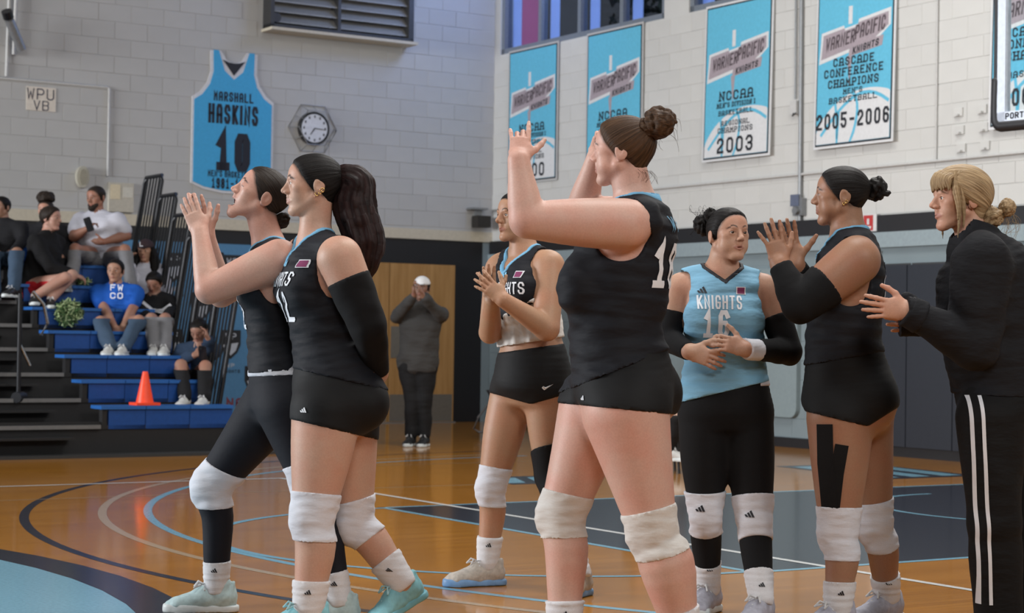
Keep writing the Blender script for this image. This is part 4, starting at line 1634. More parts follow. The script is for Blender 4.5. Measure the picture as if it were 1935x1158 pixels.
        s.hopt = dict(full=full, eyes_shut=eyes_shut, mouth=mouth)
        return q

    def body_field(s):
        if getattr(s, 'bf', None) is None:
            f = Fld()
            f.sub_field(s.torso, 0)
            for g in s.legs.values():
                f.sub_field(g, .035)
            if getattr(s, 'neckf', None):
                f.sub_field(s.neckf, .035)
            for g in s.arms.values():
                f.sub_field(g, .022)
            f.sub_field(s.headf, .018)
            s.bf = f
        return s.bf

    def build_body(s, extra_cut=None):
        f = s.body_field()
        lo, hi = f.box()
        parts = []
        Z = s.zones

        def zone(P, grow=0.0):
            d = np.full(len(P), 1.0, np.float32)
            for c, r, _ in Z:
                d = np.minimum(d, np.linalg.norm(P - np.asarray(c, np.float32), axis=1) - r - grow)
            return d
        if Z:
            parts.append(polygonize(lambda P, mg: np.maximum(f.ev(P, mg), -zone(P, -.022)), lo, hi, s.h))
            done = []
            for c, r, hm in Z:
                c = np.asarray(c, np.float32)
                prev = list(done)

                def zf(P, mg, c=c, r=r, prev=prev):
                    d = np.maximum(f.ev(P, mg), np.linalg.norm(P - c, axis=1) - r)
                    for c2, r2 in prev:
                        d = np.maximum(d, -(np.linalg.norm(P - c2, axis=1) - r2 + .008))
                    return d
                parts.append(polygonize(zf, np.maximum(lo, c - r), np.minimum(hi, c + r), s.hf * hm))
                done.append((c, r))
        else:
            parts.append(polygonize(f.ev, lo, hi, s.h))
        Vs, Qs, n = [], [], 0
        for i, (V, Q) in enumerate(parts):
            if len(V) == 0:
                continue
            dv = f.ev(V.astype(np.float32), .05)
            hh = s.h if i == 0 else s.hf
            bad = dv < -.45 * hh
            if Z:                                        # only the caps where two grids meet are dropped
                zb = np.full(len(V), 1.0)
                for c, r, _ in Z:
                    dd = np.linalg.norm(V - np.asarray(c, np.float32), axis=1) - r
                    for g_ in (0.0, -.022, -.008):
                        zb = np.minimum(zb, np.abs(dd - g_))
                bad &= zb < hh * 1.6
            Q = Q[~bad[Q].any(1)]
            Vs.append(V)
            Qs.append(Q + n)
            n += len(V)
        V = np.concatenate(Vs)
        Q = np.concatenate(Qs)
        used = np.zeros(len(V), bool)
        used[Q.ravel()] = True
        mp = np.cumsum(used) - 1
        V, Q = V[used], mp[Q]
        o = np_mesh('body', V, Q, s.skin, s.root)
        c = np.zeros((len(V), 4), np.float32)
        for fn in s.colfn:
            t = fn(V)
            c = np.where(t[:, 3:4] > c[:, 3:4], t, c)
        at_ = o.data.attributes.new('tint', 'FLOAT_COLOR', 'POINT')
        at_.data.foreach_set('color', c.ravel())
        s.body = o
        if s.hopt['full']:
            s.eyes()
        return o

    def eyes(s):
        H = s.hH
        if s.hopt['eyes_shut']:
            pass
        else:
            for y in (1, -1):
                V, Qd, mi = [], [], []
                nu, nv = 16, 12
                r = .0665 * H
                c = s.hq(.284, .130 * y, .009)
                for j in range(nv + 1):
                    th = math.pi * j / nv
                    for i in range(nu):
                        ph = 2 * math.pi * i / nu
                        V.append(c + r * (math.cos(th) * s.hF + math.sin(th) * (math.cos(ph) * s.hL + math.sin(ph) * s.hU)))
                for j in range(nv):
                    for i in range(nu):
                        Qd.append((j * nu + i, j * nu + (i + 1) % nu, (j + 1) * nu + (i + 1) % nu, (j + 1) * nu + i))
                        mi.append(1 if j < 2 else 0)
                o = np_mesh('eye', V, Qd, [M_EYEW, M_IRIS], s.root)
                o.data.polygons.foreach_set('material_index', np.array(mi, np.int32))
        if s.hopt['mouth'] in ('open', 'part'):
            f = Fld()
            q = s.hq
            if s.hopt['mouth'] == 'open':
                f.cap(q(.335, -.05, -.228), q(.335, .05, -.228), .016 * H, .016 * H, .003)
                f.cap(q(.345, -.02, -.230), q(.345, .02, -.230), .017 * H, .017 * H, .003)
                f.cap(q(.31, -.04, -.322), q(.31, .04, -.322), .012 * H, .012 * H, .003)
                lo, hi = f.box()
                V, Qd = polygonize(f.ev, lo, hi, .002)
                np_mesh('teeth', V, Qd, M_TOOTH, s.root)

    # ---- hair
    def hair(s, mat, style, pole=None, thick=.035, h=None, line=None, extra=None, name='hair', nape=-.36, grooves=.003, gk=26, seed=1):
        H, q = s.hH, s.hq
        C, F, L, U = s.hC, s.hF, s.hL, s.hU
        f = Fld()
        AX = [F, L, U]
        f.ell(q(-.06, 0, .14), AX, [(.415 + thick) * H, (.325 + thick) * H, (.345 + thick) * H], 0)
        f.ell(q(.10, 0, .18), AX, [(.235 + thick) * H, (.262 + thick) * H, (.235 + thick) * H], .08 * H)
        f.cap(q(-.20, 0, .0), q(-.17, 0, nape + .06), ((.24 + thick) * H, (.2 + thick) * H), ((.17 + thick * .6) * H, (.13 + thick * .6) * H), .08 * H, u=L)
        zs, xs = zip(*(line or [(-.9, -.27), (nape, -.24), (-.22, -.20), (-.13, -.16), (-.095, -.02), (.0, .06), (.12, .17), (.22, .235), (.30, .285), (.36, .36), (.45, .55), (.9, .9)]))
        zs, xs = np.array(zs), np.array(xs)
        pole = np.asarray(pole if pole is not None else (-.45, 0, .25), float)
        pd = unit(pole - np.array([-.03, 0, .1]))
        t1 = unit(np.cross(pd, [0, 1, .01]))
        t2 = np.cross(pd, t1)
        rs = np.random.RandomState(seed)
        gph = rs.uniform(0, 6.28, 4)

        def loc(P):
            X = (P - C.astype(np.float32)) / np.float32(H)
            return np.stack([X @ F.astype(np.float32), X @ L.astype(np.float32), X @ U.astype(np.float32)], 1)

        def lon(X):
            R = X - np.array([-.03, 0, .1], np.float32)
            return np.arctan2(R @ t2, R @ t1)

        def cut(X):
            return np.maximum((X[:, 0] - np.interp(X[:, 2], zs, xs)) * .8, nape - X[:, 2]) * H

        def fn(P, mg):
            d = f.ev(P, mg)
            X = loc(P)
            if grooves:
                a = lon(X)
                d = d + (np.sin(a * gk + gph[0]) * .5 + np.sin(a * gk * 2.3 + gph[1]) * .3 + np.sin(a * gk * .41 + gph[2]) * .4) * np.float32(grooves * H)
            ct = cut(X).astype(np.float32)
            fade = np.clip(1 + ct / np.float32(.13 * H), 0, 1)
            d = d + fade * fade * np.float32((thick - .008) * H)
            return smax(d, ct, .008 * H)
        lo, hi = f.box()
        h = h or s.hf * 1.4
        V, Qd = polygonize(fn, lo, hi, h)
        X = loc(V.astype(np.float32))
        R = X - np.array([-.03, 0, .1])
        al = R @ pd
        st = np.stack([np.cos(lon(X)) * 14, np.sin(lon(X)) * 14, al * 2.0], 1)
        o = np_mesh(name, V, Qd, mat, s.root)
        a_ = o.data.attributes.new('strand', 'FLOAT_VECTOR', 'POINT')
        a_.data.foreach_set('vector', st.astype(np.float32).ravel())
        s.hair_o = o
        return o

    def lock(s, name, pts, rad, mat, h=None, flat_=1.0, u=None, grooves=.1, gk=9, seed=3, parent=None, rip=0.0):
        """a tapering lock, tail or strand along world points"""
        f = Fld()
        pts = [np.asarray(p, float) for p in pts]
        # smooth the path
        fine, fr = [], []
        n = len(pts)
        for i in range(n - 1):
            p0, p1, p2, p3 = pts[max(i - 1, 0)], pts[i], pts[i + 1], pts[min(i + 2, n - 1)]
            for t in np.linspace(0, 1, 4, endpoint=False):
                fine.append(.5 * (2 * p1 + (p2 - p0) * t + (2 * p0 - 5 * p1 + 4 * p2 - p3) * t * t + (3 * p1 - p0 - 3 * p2 + p3) * t ** 3))
                fr.append(rad[i] + (rad[i + 1] - rad[i]) * t)
        fine.append(pts[-1])
        fr.append(rad[-1])
        for i in range(len(fine) - 1):
            if flat_ != 1.0:
                f.cap(fine[i], fine[i + 1], (fr[i], fr[i] * flat_), (fr[i + 1], fr[i + 1] * flat_), .004, u=u)
            else:
                f.cap(fine[i], fine[i + 1], fr[i], fr[i + 1], .004)
        fa = np.array(fine)
        tg = np.gradient(fa, axis=0)
        tg /= np.linalg.norm(tg, axis=1, keepdims=True) + 1e-9
        ref = unit(np.cross(tg.mean(0), [.3, .5, .1]))
        cum = np.concatenate([[0], np.cumsum(np.linalg.norm(np.diff(fa, axis=0), axis=1))])
        rs = np.random.RandomState(seed)
        ph = rs.uniform(0, 6.28, 3)
        fr_ = np.array(fr)

        def ang(P):
            dd = ((P[:, None, :] - fa[None]) ** 2).sum(2)
            i = dd.argmin(1)
            v = P - fa[i]
            a1 = ref - tg[i] * (tg[i] @ ref)[:, None]
            a2 = np.cross(tg[i], a1)
            return np.arctan2((v * a2).sum(1), (v * a1).sum(1)), cum[i], fr_[i]
        rp = ripple(seed, 60, rip) if rip else None

        def fn(P, mg):
            d = f.ev(P, mg)
            m = np.flatnonzero(np.abs(d) < .03)
            if len(m) and grooves:
                a, c, r = ang(P[m])
                d[m] += (np.sin(a * gk + ph[0] + c * 9) * .6 + np.sin(a * gk * 2 + ph[1] - c * 14) * .4) * grooves * r
                if rp:
                    d[m] += rp(P[m])
            return d
        lo, hi = f.box()
        V, Qd = polygonize(fn, lo, hi, h or s.hf * 1.75)
        a, c, r = ang(V)
        st = np.stack([np.cos(a) * 3 + seed, np.sin(a) * 3, c * 9], 1)
        o = np_mesh(name, V, Qd, mat, parent or s.root)
        a_ = o.data.attributes.new('strand', 'FLOAT_VECTOR', 'POINT')
        a_.data.foreach_set('vector', st.astype(np.float32).ravel())
        return o

    def bun(s, C, R, mat, seed=2, loops=7, h=None, name='bun', squash=1.0):
        """a coiled knot of hair"""
        rs = np.random.RandomState(seed)
        f = Fld()
        f.ell(C, np.eye(3), [R * .78, R * .78, R * .78 * squash], 0)
        C = np.asarray(C, float)
        for i in range(loops):
            ax = unit(rs.normal(size=3))
            e1 = unit(np.cross(ax, rs.normal(size=3)))
            e2 = np.cross(ax, e1)
            off = ax * R * rs.uniform(-.35, .35)
            rr = R * rs.uniform(.62, .8)
            n = 12
            a0 = rs.uniform(0, 6.28)
            span = rs.uniform(3.5, 5.5)
            pp = []
            for t in range(n + 1):
                a = a0 + span * t / n
                v = off + rr * (math.cos(a) * e1 + math.sin(a) * e2)
                v[2] *= squash
                pp.append(C + v)
            f.chain(pp, [R * .12 + R * .14 * math.sin(math.pi * t / n) for t in range(n + 1)], .05 * R)
        rp = ripple(seed, 190 * .04 / R, .0022)
        lo, hi = f.box()
        V, Qd = polygonize(lambda P, mg: f.ev(P, mg) + rp(P), lo, hi, h or s.hf * 1.5)
        X = (V - C) / R
        st = np.stack([X[:, 0] * 4, X[:, 1] * 4 + np.sin(X[:, 2] * 5) * 2, X[:, 2] * 9], 1)
        o = np_mesh(name, V, Qd, mat, s.root)
        a_ = o.data.attributes.new('strand', 'FLOAT_VECTOR', 'POINT')
        a_.data.foreach_set('vector', st.astype(np.float32).ravel())
        return o

    def wisps(s, mat, specs, name='stray_hair'):
        """thin loose hairs as tapering tubes in one part; specs: list of point lists, radius"""
        V, Qd = [], []
        for pts, r in specs:
            pts = [np.asarray(p, float) for p in pts]
            n = len(pts)
            fine = []
            for i in range(n - 1):
                p0, p1, p2, p3 = pts[max(i - 1, 0)], pts[i], pts[i + 1], pts[min(i + 2, n - 1)]
                for t in np.linspace(0, 1, 5, endpoint=False):
                    fine.append(.5 * (2 * p1 + (p2 - p0) * t + (2 * p0 - 5 * p1 + 4 * p2 - p3) * t * t + (3 * p1 - p0 - 3 * p2 + p3) * t ** 3))
            fine.append(pts[-1])
            for i, c in enumerate(fine):
                d = unit(fine[min(i + 1, len(fine) - 1)] - fine[max(i - 1, 0)])
                a = unit(np.cross(d, [.31, .57, .2]))
                b = np.cross(d, a)
                rr = r * (1 - .6 * i / len(fine))
                for k in range(3):
                    V.append(c + rr * (math.cos(2.094 * k) * a + math.sin(2.094 * k) * b))
            base = len(V) - 3 * len(fine)
            for i in range(len(fine) - 1):
                for k in range(3):
                    Qd.append((base + 3 * i + k, base + 3 * i + (k + 1) % 3, base + 3 * i + 3 + (k + 1) % 3, base + 3 * i + 3 + k))
        if not Qd:
            return
        o = np_mesh(name, V, Qd, mat, s.root)
        o['kind'] = 'stuff'
        return o

    # ---- clothing: the blended body parts grown by some millimetres and cut to shape
    def garment(s, name, fields, off, cuts, mat, h=None, k=.035, rip=None, parent=None, bk=.007, box=None, sharp=.9):
        g = Fld()
        for i, x in enumerate(fields):
            g.sub_field(x, k if i else 0)
        lo, hi = g.box() if box is None else box

        def fn(P, mg):
            d = g.ev(P, mg + off) - np.float32(off)
            if rip is not None:
                m = np.abs(d) < .06
                d[m] += rip(P[m])
            for c in cuts:
                d = smax(d, c(P).astype(np.float32), bk)
            return d
        V, Qd = polygonize(fn, np.asarray(lo) - off, np.asarray(hi) + off, h or s.h)
        o = np_mesh(name, V, Qd, mat, parent or s.root, sharp=sharp)
        return o, fn

    def band(s, name, leg, A, B, off, mat, h=None, tilt=None, rip=None, bk=.004, extra=None):
        """a tube of cloth on one limb between the planes at A and B (plane normals along A->B, or given)"""
        A, B = np.asarray(A), np.asarray(B)
        n = unit(B - A)
        nA, nB = (n, n) if tilt is None else tilt
        mid, rad = (A + B) / 2, np.linalg.norm(B - A) / 2 + .16
        f = leg
        if extra is not None:
            f = Fld()
            f.sub_field(leg, 0)
            f.sub_field(extra, .02)
        sph = lambda P: np.linalg.norm(P - mid.astype(np.float32), axis=1) - rad
        o, fn = s.garment(name, [f], off, [plane(A, -np.asarray(nA)), plane(B, nB), sph], mat, h or .0075, rip=rip, bk=bk,
                          box=(mid - rad, mid + rad))
        return o, fn

    def press(s, V2, centre, right, up, fn, lift=.0034, start=.10):
        """lay 2D print onto a cloth surface: project along the normal right x up"""
        right, up = unit(right), unit(up)
        nrm = np.cross(right, up)
        P = np.asarray(centre) + V2[:, :1] * right + V2[:, 1:2] * up + nrm * start
        P = P.astype(np.float32)
        for _ in range(15):
            d = fn(P, .14)
            P = P - nrm.astype(np.float32) * np.clip(d, -.03, .03)[:, None]
        s._ok = np.abs(fn(P, .3)) < .004
        return P + nrm * lift

    def print_(s, name, V2, Q, centre, right, up, fn, mat, parent, lift=.0034, start=.10):
        P = s.press(V2, centre, right, up, fn, lift, start)
        Q = np.asarray(Q)
        ed = np.linalg.norm(P[Q] - P[np.roll(Q, 1, axis=1)], axis=2).max(1)
        e0 = np.linalg.norm(V2[Q] - V2[np.roll(Q, 1, axis=1)], axis=2).max(1)
        Q = Q[s._ok[Q].all(1) & (ed < e0 * 4 + .004)]
        if len(Q) == 0:
            return None
        return np_mesh(name, P, Q, mat, parent, smooth=False)

    # ---- helpers used when dressing a figure
    def ank(s, px, dz, z=.10):
        """ankle above the floor: pixel column px, depth offset dz, height z"""
        a0 = s.p(px, 0, dz)
        a1 = s.p(px, 1000, dz)
        t = (z - a0[2]) / (a1[2] - a0[2])
        return s.p(px, 1000 * t, dz)

    def cutp(s, p1, p2, inside):
        """plane whose picture is the line p1-p2; negative on the side of the pixel inside"""
        a, b, c = s.p(*p1), s.p(*p2), s.p(*inside)
        n = unit(np.cross(a - CAM, b - CAM))
        if (c - CAM) @ n > 0:
            n = -n
        return plane(a, n)

    def neck_hole(s, V, r=.066, rise=.10, vr=.012, back=None):
        """round neck opening with a V down the front"""
        f = Fld()
        N = s.J['neck']
        f.cap(N + UP * rise, N + UP * .0, r, r * .97, .02)
        zV = float(V[2])
        top = float(N[2]) + .02
        sl = (top - zV) / r
        nn = math.sqrt(1 + sl * sl)
        N32, F32, L32 = N.astype(np.float32), s.F.astype(np.float32), s.L.astype(np.float32)

        class Hole:
            def ev(q, P, mg=.05):
                d = f.ev(P, mg)
                R = P - N32
                l = np.abs(R @ L32)
                w = np.maximum((zV + sl * l - P[:, 2]) / nn, np.maximum(-(R @ F32) - .0, l - r * 1.05))
                w = np.maximum(w, P[:, 2] - top - .15)
                return smin(d, w.astype(np.float32), .012)
        return Hole()

    def arm_hole(s, key, rf=.085, rv=.125, drop=.045, fwd=.0, inn=.03, side=None):
        S = s.J['S' + key]
        out = s.L if key == 'L' else -s.L
        f = Fld()
        c = S - UP * drop + s.F * fwd
        f.cap(c - out * inn, c + out * .3, (rf, rv), (rf, rv), .01, u=s.F, cf=.35)
        return f

    def jersey(s, mat, hem, inside, V, trim=M_TRIM, off=.011, name='jersey', seed=5, holes=None, back=None, nr=.066, h=None, amp=.0028, trim_w=.014, extra=(), arms=()):
        nh = s.neck_hole(V, nr, back=back)
        hs = holes if holes is not None else [s.arm_hole(k) for k in s.arms]
        cuts = [s.cutp(*hem, inside)] + list(extra)
        neg = lambda f: (lambda P: -f.ev(P, .12))
        flds = [s.torso] + list(s.legs.values()) + [s.arms[k] for k in arms]
        rip = ripple(seed, 26, amp, (1, 1, 1.9))
        o, fn = s.garment(name, flds, off, cuts + [neg(f) for f in hs] + [neg(nh)], mat, h or .0085, rip=rip)
        if trim:
            s.garment('collar_trim', [s.torso], off + .003, cuts[:1] + [neg(f) for f in hs] + [neg(nh), lambda P: nh.ev(P, .12) - trim_w], trim, .005, rip=rip, parent=o, bk=.002)
        s.jfn = fn
        s.jo = o
        return o, fn

    def knee_pad(s, key, mat, up=.085, dn=.09, off=.006, tilt=None, front=None, seed=9, pad=.005):
        H, K, A = s.J['H' + key], s.J['K' + key], s.J['A' + key]
        R = s.J['Q' + key][3]
        a, b = K + unit(H - K) * up, K + unit(A - K) * dn
        f = Fld()
        fr = s.F if front is None else unit(front)
        ax = unit(a - b)
        fr = unit(fr - ax * (fr @ ax))
        f.ell(K + fr * (R * .55) - ax * .01, [fr, np.cross(ax, fr), ax], [R * .5 + pad, R * .80, .070], .02)
        return s.band('knee_pad', s.legs[key], a, b, off, mat, .0068, tilt=(unit(A - K) * .3 + unit(K - H) * .7, unit(A - K)), rip=ripple(seed, 50, .0016, (1, 1, 2)), extra=f)

    def sock(s, key, top, mat=M_SOCK, off=.009):
        K, A = s.J['K' + key], s.J['A' + key]
        d = unit(A - K)
        o, fn = s.band('sock', s.legs[key], A - d * top, A + d * .03, off, mat, .0075, rip=ripple(4, 70, .0012, (.2, .2, 3)))
        s.logo3(A - d * (top - .035) - np.array([0, .09, 0]), np.array([1.0, 0, 0]), -d, .024, fn, M_PRINT_K, o, 'sock_mark')
        return o, fn

    def sleeve(s, key, a, b, mat=M_SLEEVE, off=.004, name='arm_sleeve', h=.008):
        """a,b: 0..1 along upper arm, 1..2 along forearm"""
        S, E, W = s.J['S' + key], s.J['E' + key], s.J['W' + key]
        pt = lambda t: S + (E - S) * t if t <= 1 else E + (W - E) * (t - 1)
        dr = lambda t: unit(E - S) if t <= 1 else unit(W - E)
        A, B = pt(a), pt(b)
        mid = pt(1) if a < 1 < b else (A + B) / 2
        rad = max(np.linalg.norm(A - mid), np.linalg.norm(B - mid)) + .11
        cuts = [plane(A, -dr(a)), plane(B, dr(b)), lambda P: np.linalg.norm(P - mid.astype(np.float32), axis=1) - rad]
        return s.garment(name, [s.arms[key]], off, cuts, mat, h, box=(mid - rad, mid + rad), rip=ripple(3, 45, .0014))

    def shoe(s, key, toe, mat, sole, lace, L=.285, tilt=0.0, accent=None, name='shoe', z0=None, h=.0066):
        """athletic shoe under the ankle of a leg; toe: horizontal pointing direction"""
        A = s.J['A' + key]
        x = unit([toe[0], toe[1], 0])
        y = np.cross(UP, x)
        z = UP
        zg = 0.0 if z0 is None else z0
        O = np.array([A[0], A[1], zg])
        ah = A[2] - zg
        if tilt:
            c, n = math.cos(tilt), math.sin(tilt)
            x, z = c * x - n * z, n * x + c * z
            O = A - z * .10
            ah = .10
        q = lambda a, b, c: O + a * x + b * y + c * z
        k = L / .285
        up = Fld()
        up.cap(q(-.048 * k, 0, .052), q(.05 * k, 0, .052), (.034, .050), (.040, .050), .01, u=y)
        up.cap(q(.05 * k, 0, .050), q(.15 * k, .004, .032), (.041, .046), (.044, .027), .02, u=y)
        up.cap(q(.15 * k, .004, .030), q(.18 * k, .004, .026), (.044, .026), (.034, .018), .02, u=y)
        up.cap(q(-.025 * k, 0, .06), q(-.02 * k, 0, ah + .0), .043, .041, .02)
        up.cap(q(-.058 * k, 0, .07), q(-.066 * k, 0, ah + .012), (.026, .012), (.018, .007), .01, u=y)
        floor_c = plane(q(0, 0, .020), -z)
        top_c = plane(q(0, 0, ah + .02), z + x * .25)
        rp = ripple(8, 70, .0012)
        fn = lambda P, mg: smax(smax(up.ev(P, mg) + rp(P), floor_c(P), .003), top_c(P), .006)
        lo, hi = up.box()
        V, Qd = polygonize(fn, lo, hi, h)
        root = np_mesh(name, V, Qd, mat, s.root, sharp=.9)
        so = Fld()
        so.cap(q(-.052 * k, 0, .014), q(.02 * k, -.004, .014), (.038, .06), (.037, .06), .01, u=y)
        so.cap(q(.02 * k, -.004, .014), q(.135 * k, .006, .014), (.037, .06), (.047, .06), .02, u=y)
        so.cap(q(.135 * k, .006, .014), q(.168 * k, .006, .018), (.047, .06), (.038, .05), .02, u=y)
        bot, tp = plane(q(0, 0, .001), -z), plane(q(0, 0, .030), z - x * .03)
        fn2 = lambda P, mg: smax(smax(so.ev(P, mg), bot(P), .006), tp(P), .006)
        lo, hi = so.box()
        V, Qd = polygonize(fn2, lo, hi, h)
        np_mesh('sole', V, Qd, sole, root, sharp=.9)
        tg = Fld()
        tg.cap(q(.035 * k, 0, .098), q(-.002 * k, 0, ah + .045), (.026, .007), (.022, .006), .01, u=y)
        lo, hi = tg.box()
        V, Qd = polygonize(tg.ev, lo, hi, h * .8)
        np_mesh('tongue', V, Qd, mat, root)
        la = Fld()
        for i in range(5):
            t = i / 4
            xx, zz = (.045 + .07 * t) * k, .100 - .038 * t
            la.cap(q(xx, -.030, zz - .012), q(xx + .006, 0, zz + .003), .0042, .0042, .002)
            la.cap(q(xx + .006, 0, zz + .003), q(xx, .030, zz - .012), .0042, .0042, .002)
        for y_ in (-1, 1):
            la.chain([q(.045 * k, 0, .106), q(.07 * k, .018 * y_, .118), q(.085 * k, .030 * y_, .098), q(.060 * k, .016 * y_, .106)], [.0036] * 4, .002)
        lo, hi = la.box()
        V, Qd = polygonize(la.ev, lo, hi, .0036)
        np_mesh('laces', V, Qd, lace, root)
        if accent:
            ac = Fld()
            ac.cap(q(-.01 * k, -.045, .050), q(.055 * k, -.049, .040), (.010, .006), (.004, .006), .004, u=z)
            lo, hi = ac.box()
            V, Qd = polygonize(lambda P, mg: np.maximum(ac.ev(P, mg), up.ev(P, mg) - .002), lo, hi, .003)
            if len(Qd):
                np_mesh('side_stripe', V, Qd, accent, root)
        return root

    def logo3(s, centre, right, up, w, fn, mat, parent, name='logo'):
        """three slanting bars"""
        for i in range(3):
            x0 = (i - 1) * .33 * w
            hh = w * (.30 + .22 * i)
            pts = [(x0 - .02 * w, -.3 * w), (x0 + .25 * w, -.3 * w), (x0 + .25 * w - .0 * hh, -.3 * w + hh * .25), (x0 + .02 * w - .18 * w, -.3 * w + hh), (x0 - .2 * w, -.3 * w + hh * .86)]
            pts = [(x0, -.3 * w), (x0 + .27 * w, -.3 * w), (x0 + .12 * w - .25 * hh, -.3 * w + hh), (x0 - .08 * w - .25 * hh, -.3 * w + hh * .82)]
            V, Q = poly2d(pts)
            s.print_(name, V, Q, centre, right, up, fn, mat, parent)

    def finish(s):
        s.root.name = 'person'

# ------------------------------------------------------------------ the players
M_SHOE_MINT = flat('pale_mint_shoe', (.42, .55, .56), .6, var=.12, bump=.2, scale=60)
M_SHOE_SKY = flat('sky_blue_shoe', (.22, .50, .56), .6, var=.10, bump=.2, scale=60)
M_SHOE_BEIGE = flat('beige_shoe', (.46, .42, .37), .6, var=.15, bump=.2, scale=60)
M_SHOE_GREY = flat('pale_grey_shoe', (.36, .36, .42), .6, var=.12, bump=.2, scale=60)
M_SOLE_W = flat('white_sole', (.58, .62, .62), .5, var=.05)
M_SOLE_B = flat('blue_white_sole', (.16, .30, .52), .5, var=.25, scale=14)
M_SOLE_S = flat('sky_sole', (.18, .46, .54), .5, var=.05)
M_LACE = flat('lace_cord', (.55, .55, .55), .8)
M_LACE_S = flat('sky_lace', (.30, .52, .56), .8)
M_SWOOSH = flat('coral_print', (.60, .14, .13), .6)
X_, Y_ = np.array([1.0, 0, 0]), np.array([0, 1.0, 0])
LETTERS = lambda txt, h, w, st=.012, th=.13, slant=0., gap=.3: text2d(txt, h, w, th, gap, slant, step=st)[:2]


def chest_print(P, word_c, num, num_c, mat, h=.052, w=.024, nh=.11, nw=.05, right=None, wordmark=True):
    """team word and number on the front (or back) of a jersey"""
    r = P.L if right is None else right
    if wordmark:
        V, Q = LETTERS('KNIGHTS', h, w)
        P.print_('lettering', V, Q, word_c, r, UP, P.jfn, mat, P.jo)
    for i, ch in enumerate(num):
        V, Q = LETTERS(ch, nh, nw, th=.16)
        V = V + np.array([(i - (len(num) - 1) / 2) * nw * 1.35, 0])
        P.print_('number', V, Q, num_c, r, UP, P.jfn, mat, P.jo)


def chest_marks(P, logo_c, patch_c, mat, right=None):
    r = P.L if right is None else right
    if logo_c is not None:
        P.logo3(logo_c, r, UP, .035, P.jfn, mat, P.jo)
    V, Q = text2d('I', .03, .084, .9, step=.008)[:2]
    V = np.array([[x, y] for x in np.linspace(-.019, .019, 6) for y in np.linspace(-.015, .015, 5)])
    Q = np.array([(i * 5 + j, (i + 1) * 5 + j, (i + 1) * 5 + j + 1, i * 5 + j + 1) for i in range(5) for j in range(4)])
    P.print_('patch', V, Q, patch_c, r, UP, P.jfn, M_PRINT_W, P.jo)
    P.print_('patch_emblem', V * .78, Q, patch_c, r, UP, P.jfn, M_PATCH, P.jo, lift=.0052)


def player_a():
    P = Person(7.22, 8, 'player in black leggings and black jersey, head tipped back cheering with raised clapping hands', (.53, .33, .26), 'a')
    P.face(P.p(490, 370, 0), 13, 27, .226, neck=P.p(505, 452, 0), neck_r=.055, mouth='open', eyes_shut=True, smile=.6, nose=.9)
    P.trunk([(517, 468, 0, 34, .10), (512, 505, 0, 46, .145), (510, 548, 0, 49, .145), (515, 600, 0, 47, .13), (520, 650, 0, 47, .125),
             (530, 712, 0, 58, .16), (537, 762, 0, 62, .165), (535, 795, 0, 45, .14)])
    for y in (1, -1):
        P.blob(P.p(478, 548, 0) + P.L * .065 * y, (.05, .06, .065), .04)
        P.blob(P.p(575, 765, 0) + P.L * .08 * y, (.075, .085, .085), .05)
    P.torso.cap(P.p(512, 470, 0), P.p(524, 484, -.13), .045, .05, .03)
    P.torso.cap(P.p(512, 470, 0), P.p(520, 484, .13), .045, .05, .03)
    P.arm('L', P.p(528, 490, -.165), P.p(395, 548, -.14), P.p(378, 440, -.05), (38, 34, 26, 24, 16))
    P.arm('R', P.p(518, 488, .165), P.p(418, 556, .13), P.p(391, 445, .03), (36, 32, 25, 23, 15))
    P.hand('L', P.p(346, 352, .02) - P.p(378, 436, -.02), Y_, X_, .178, curl=[(.05, .08, .05)] * 4, tspread=.75, tcurl=.35, splay=(.05, .01, -.03, -.08))
    P.hand('R', P.p(356, 352, 0) - P.p(391, 442, .02), -Y_, X_, .178, curl=[(.05, .08, .05)] * 4, tspread=.95, tcurl=.2, splay=(.14, .03, -.03, -.08))
    P.leg('R', P.p(518, 765, .09), P.p(402, 915, .13), P.ank(409, .15), (60, 48, 38, 33, 28, 20))
    P.leg('L', P.p(548, 770, -.09), P.p(590, 915, -.12), P.ank(640, -.15), (60, 49, 38, 33, 28, 20))
    P.build_body()
    P.hair(HAIR_DKB, 's', pole=(-.5, 0, -.15), thick=.03)
    P.bun(P.hq(-.52, 0, -.18), .034, HAIR_DKB, 4)
    o, fn = P.jersey(M_JERSEY, ((440, 706), (600, 700)), (520, 600), P.p(466, 505, 0), h=.0078)
    chest_print(P, P.p(460, 540, 0) + UP * .03, '12', P.p(462, 580, 0) - UP * .03, M_PRINT_W)
    P.garment('undershirt', [P.torso] + list(P.legs.values()), .009, [P.cutp((440, 713), (600, 707), (520, 600)), P.cutp((440, 690), (600, 684), (520, 800))], M_WHITE, .007)
    P.garment('leggings', [P.torso] + list(P.legs.values()), .005, [P.cutp((400, 692), (640, 690), (520, 800)), plane(P.J['AL'] + UP * .055, -UP)], M_LEGGING, .0100)
    for k in 'LR':
        P.knee_pad(k, M_WHITE, off=.011)
        P.sock(k, .10)
        P.shoe(k, (-1, -.15), M_SHOE_MINT, M_SOLE_W, M_LACE)
    return P


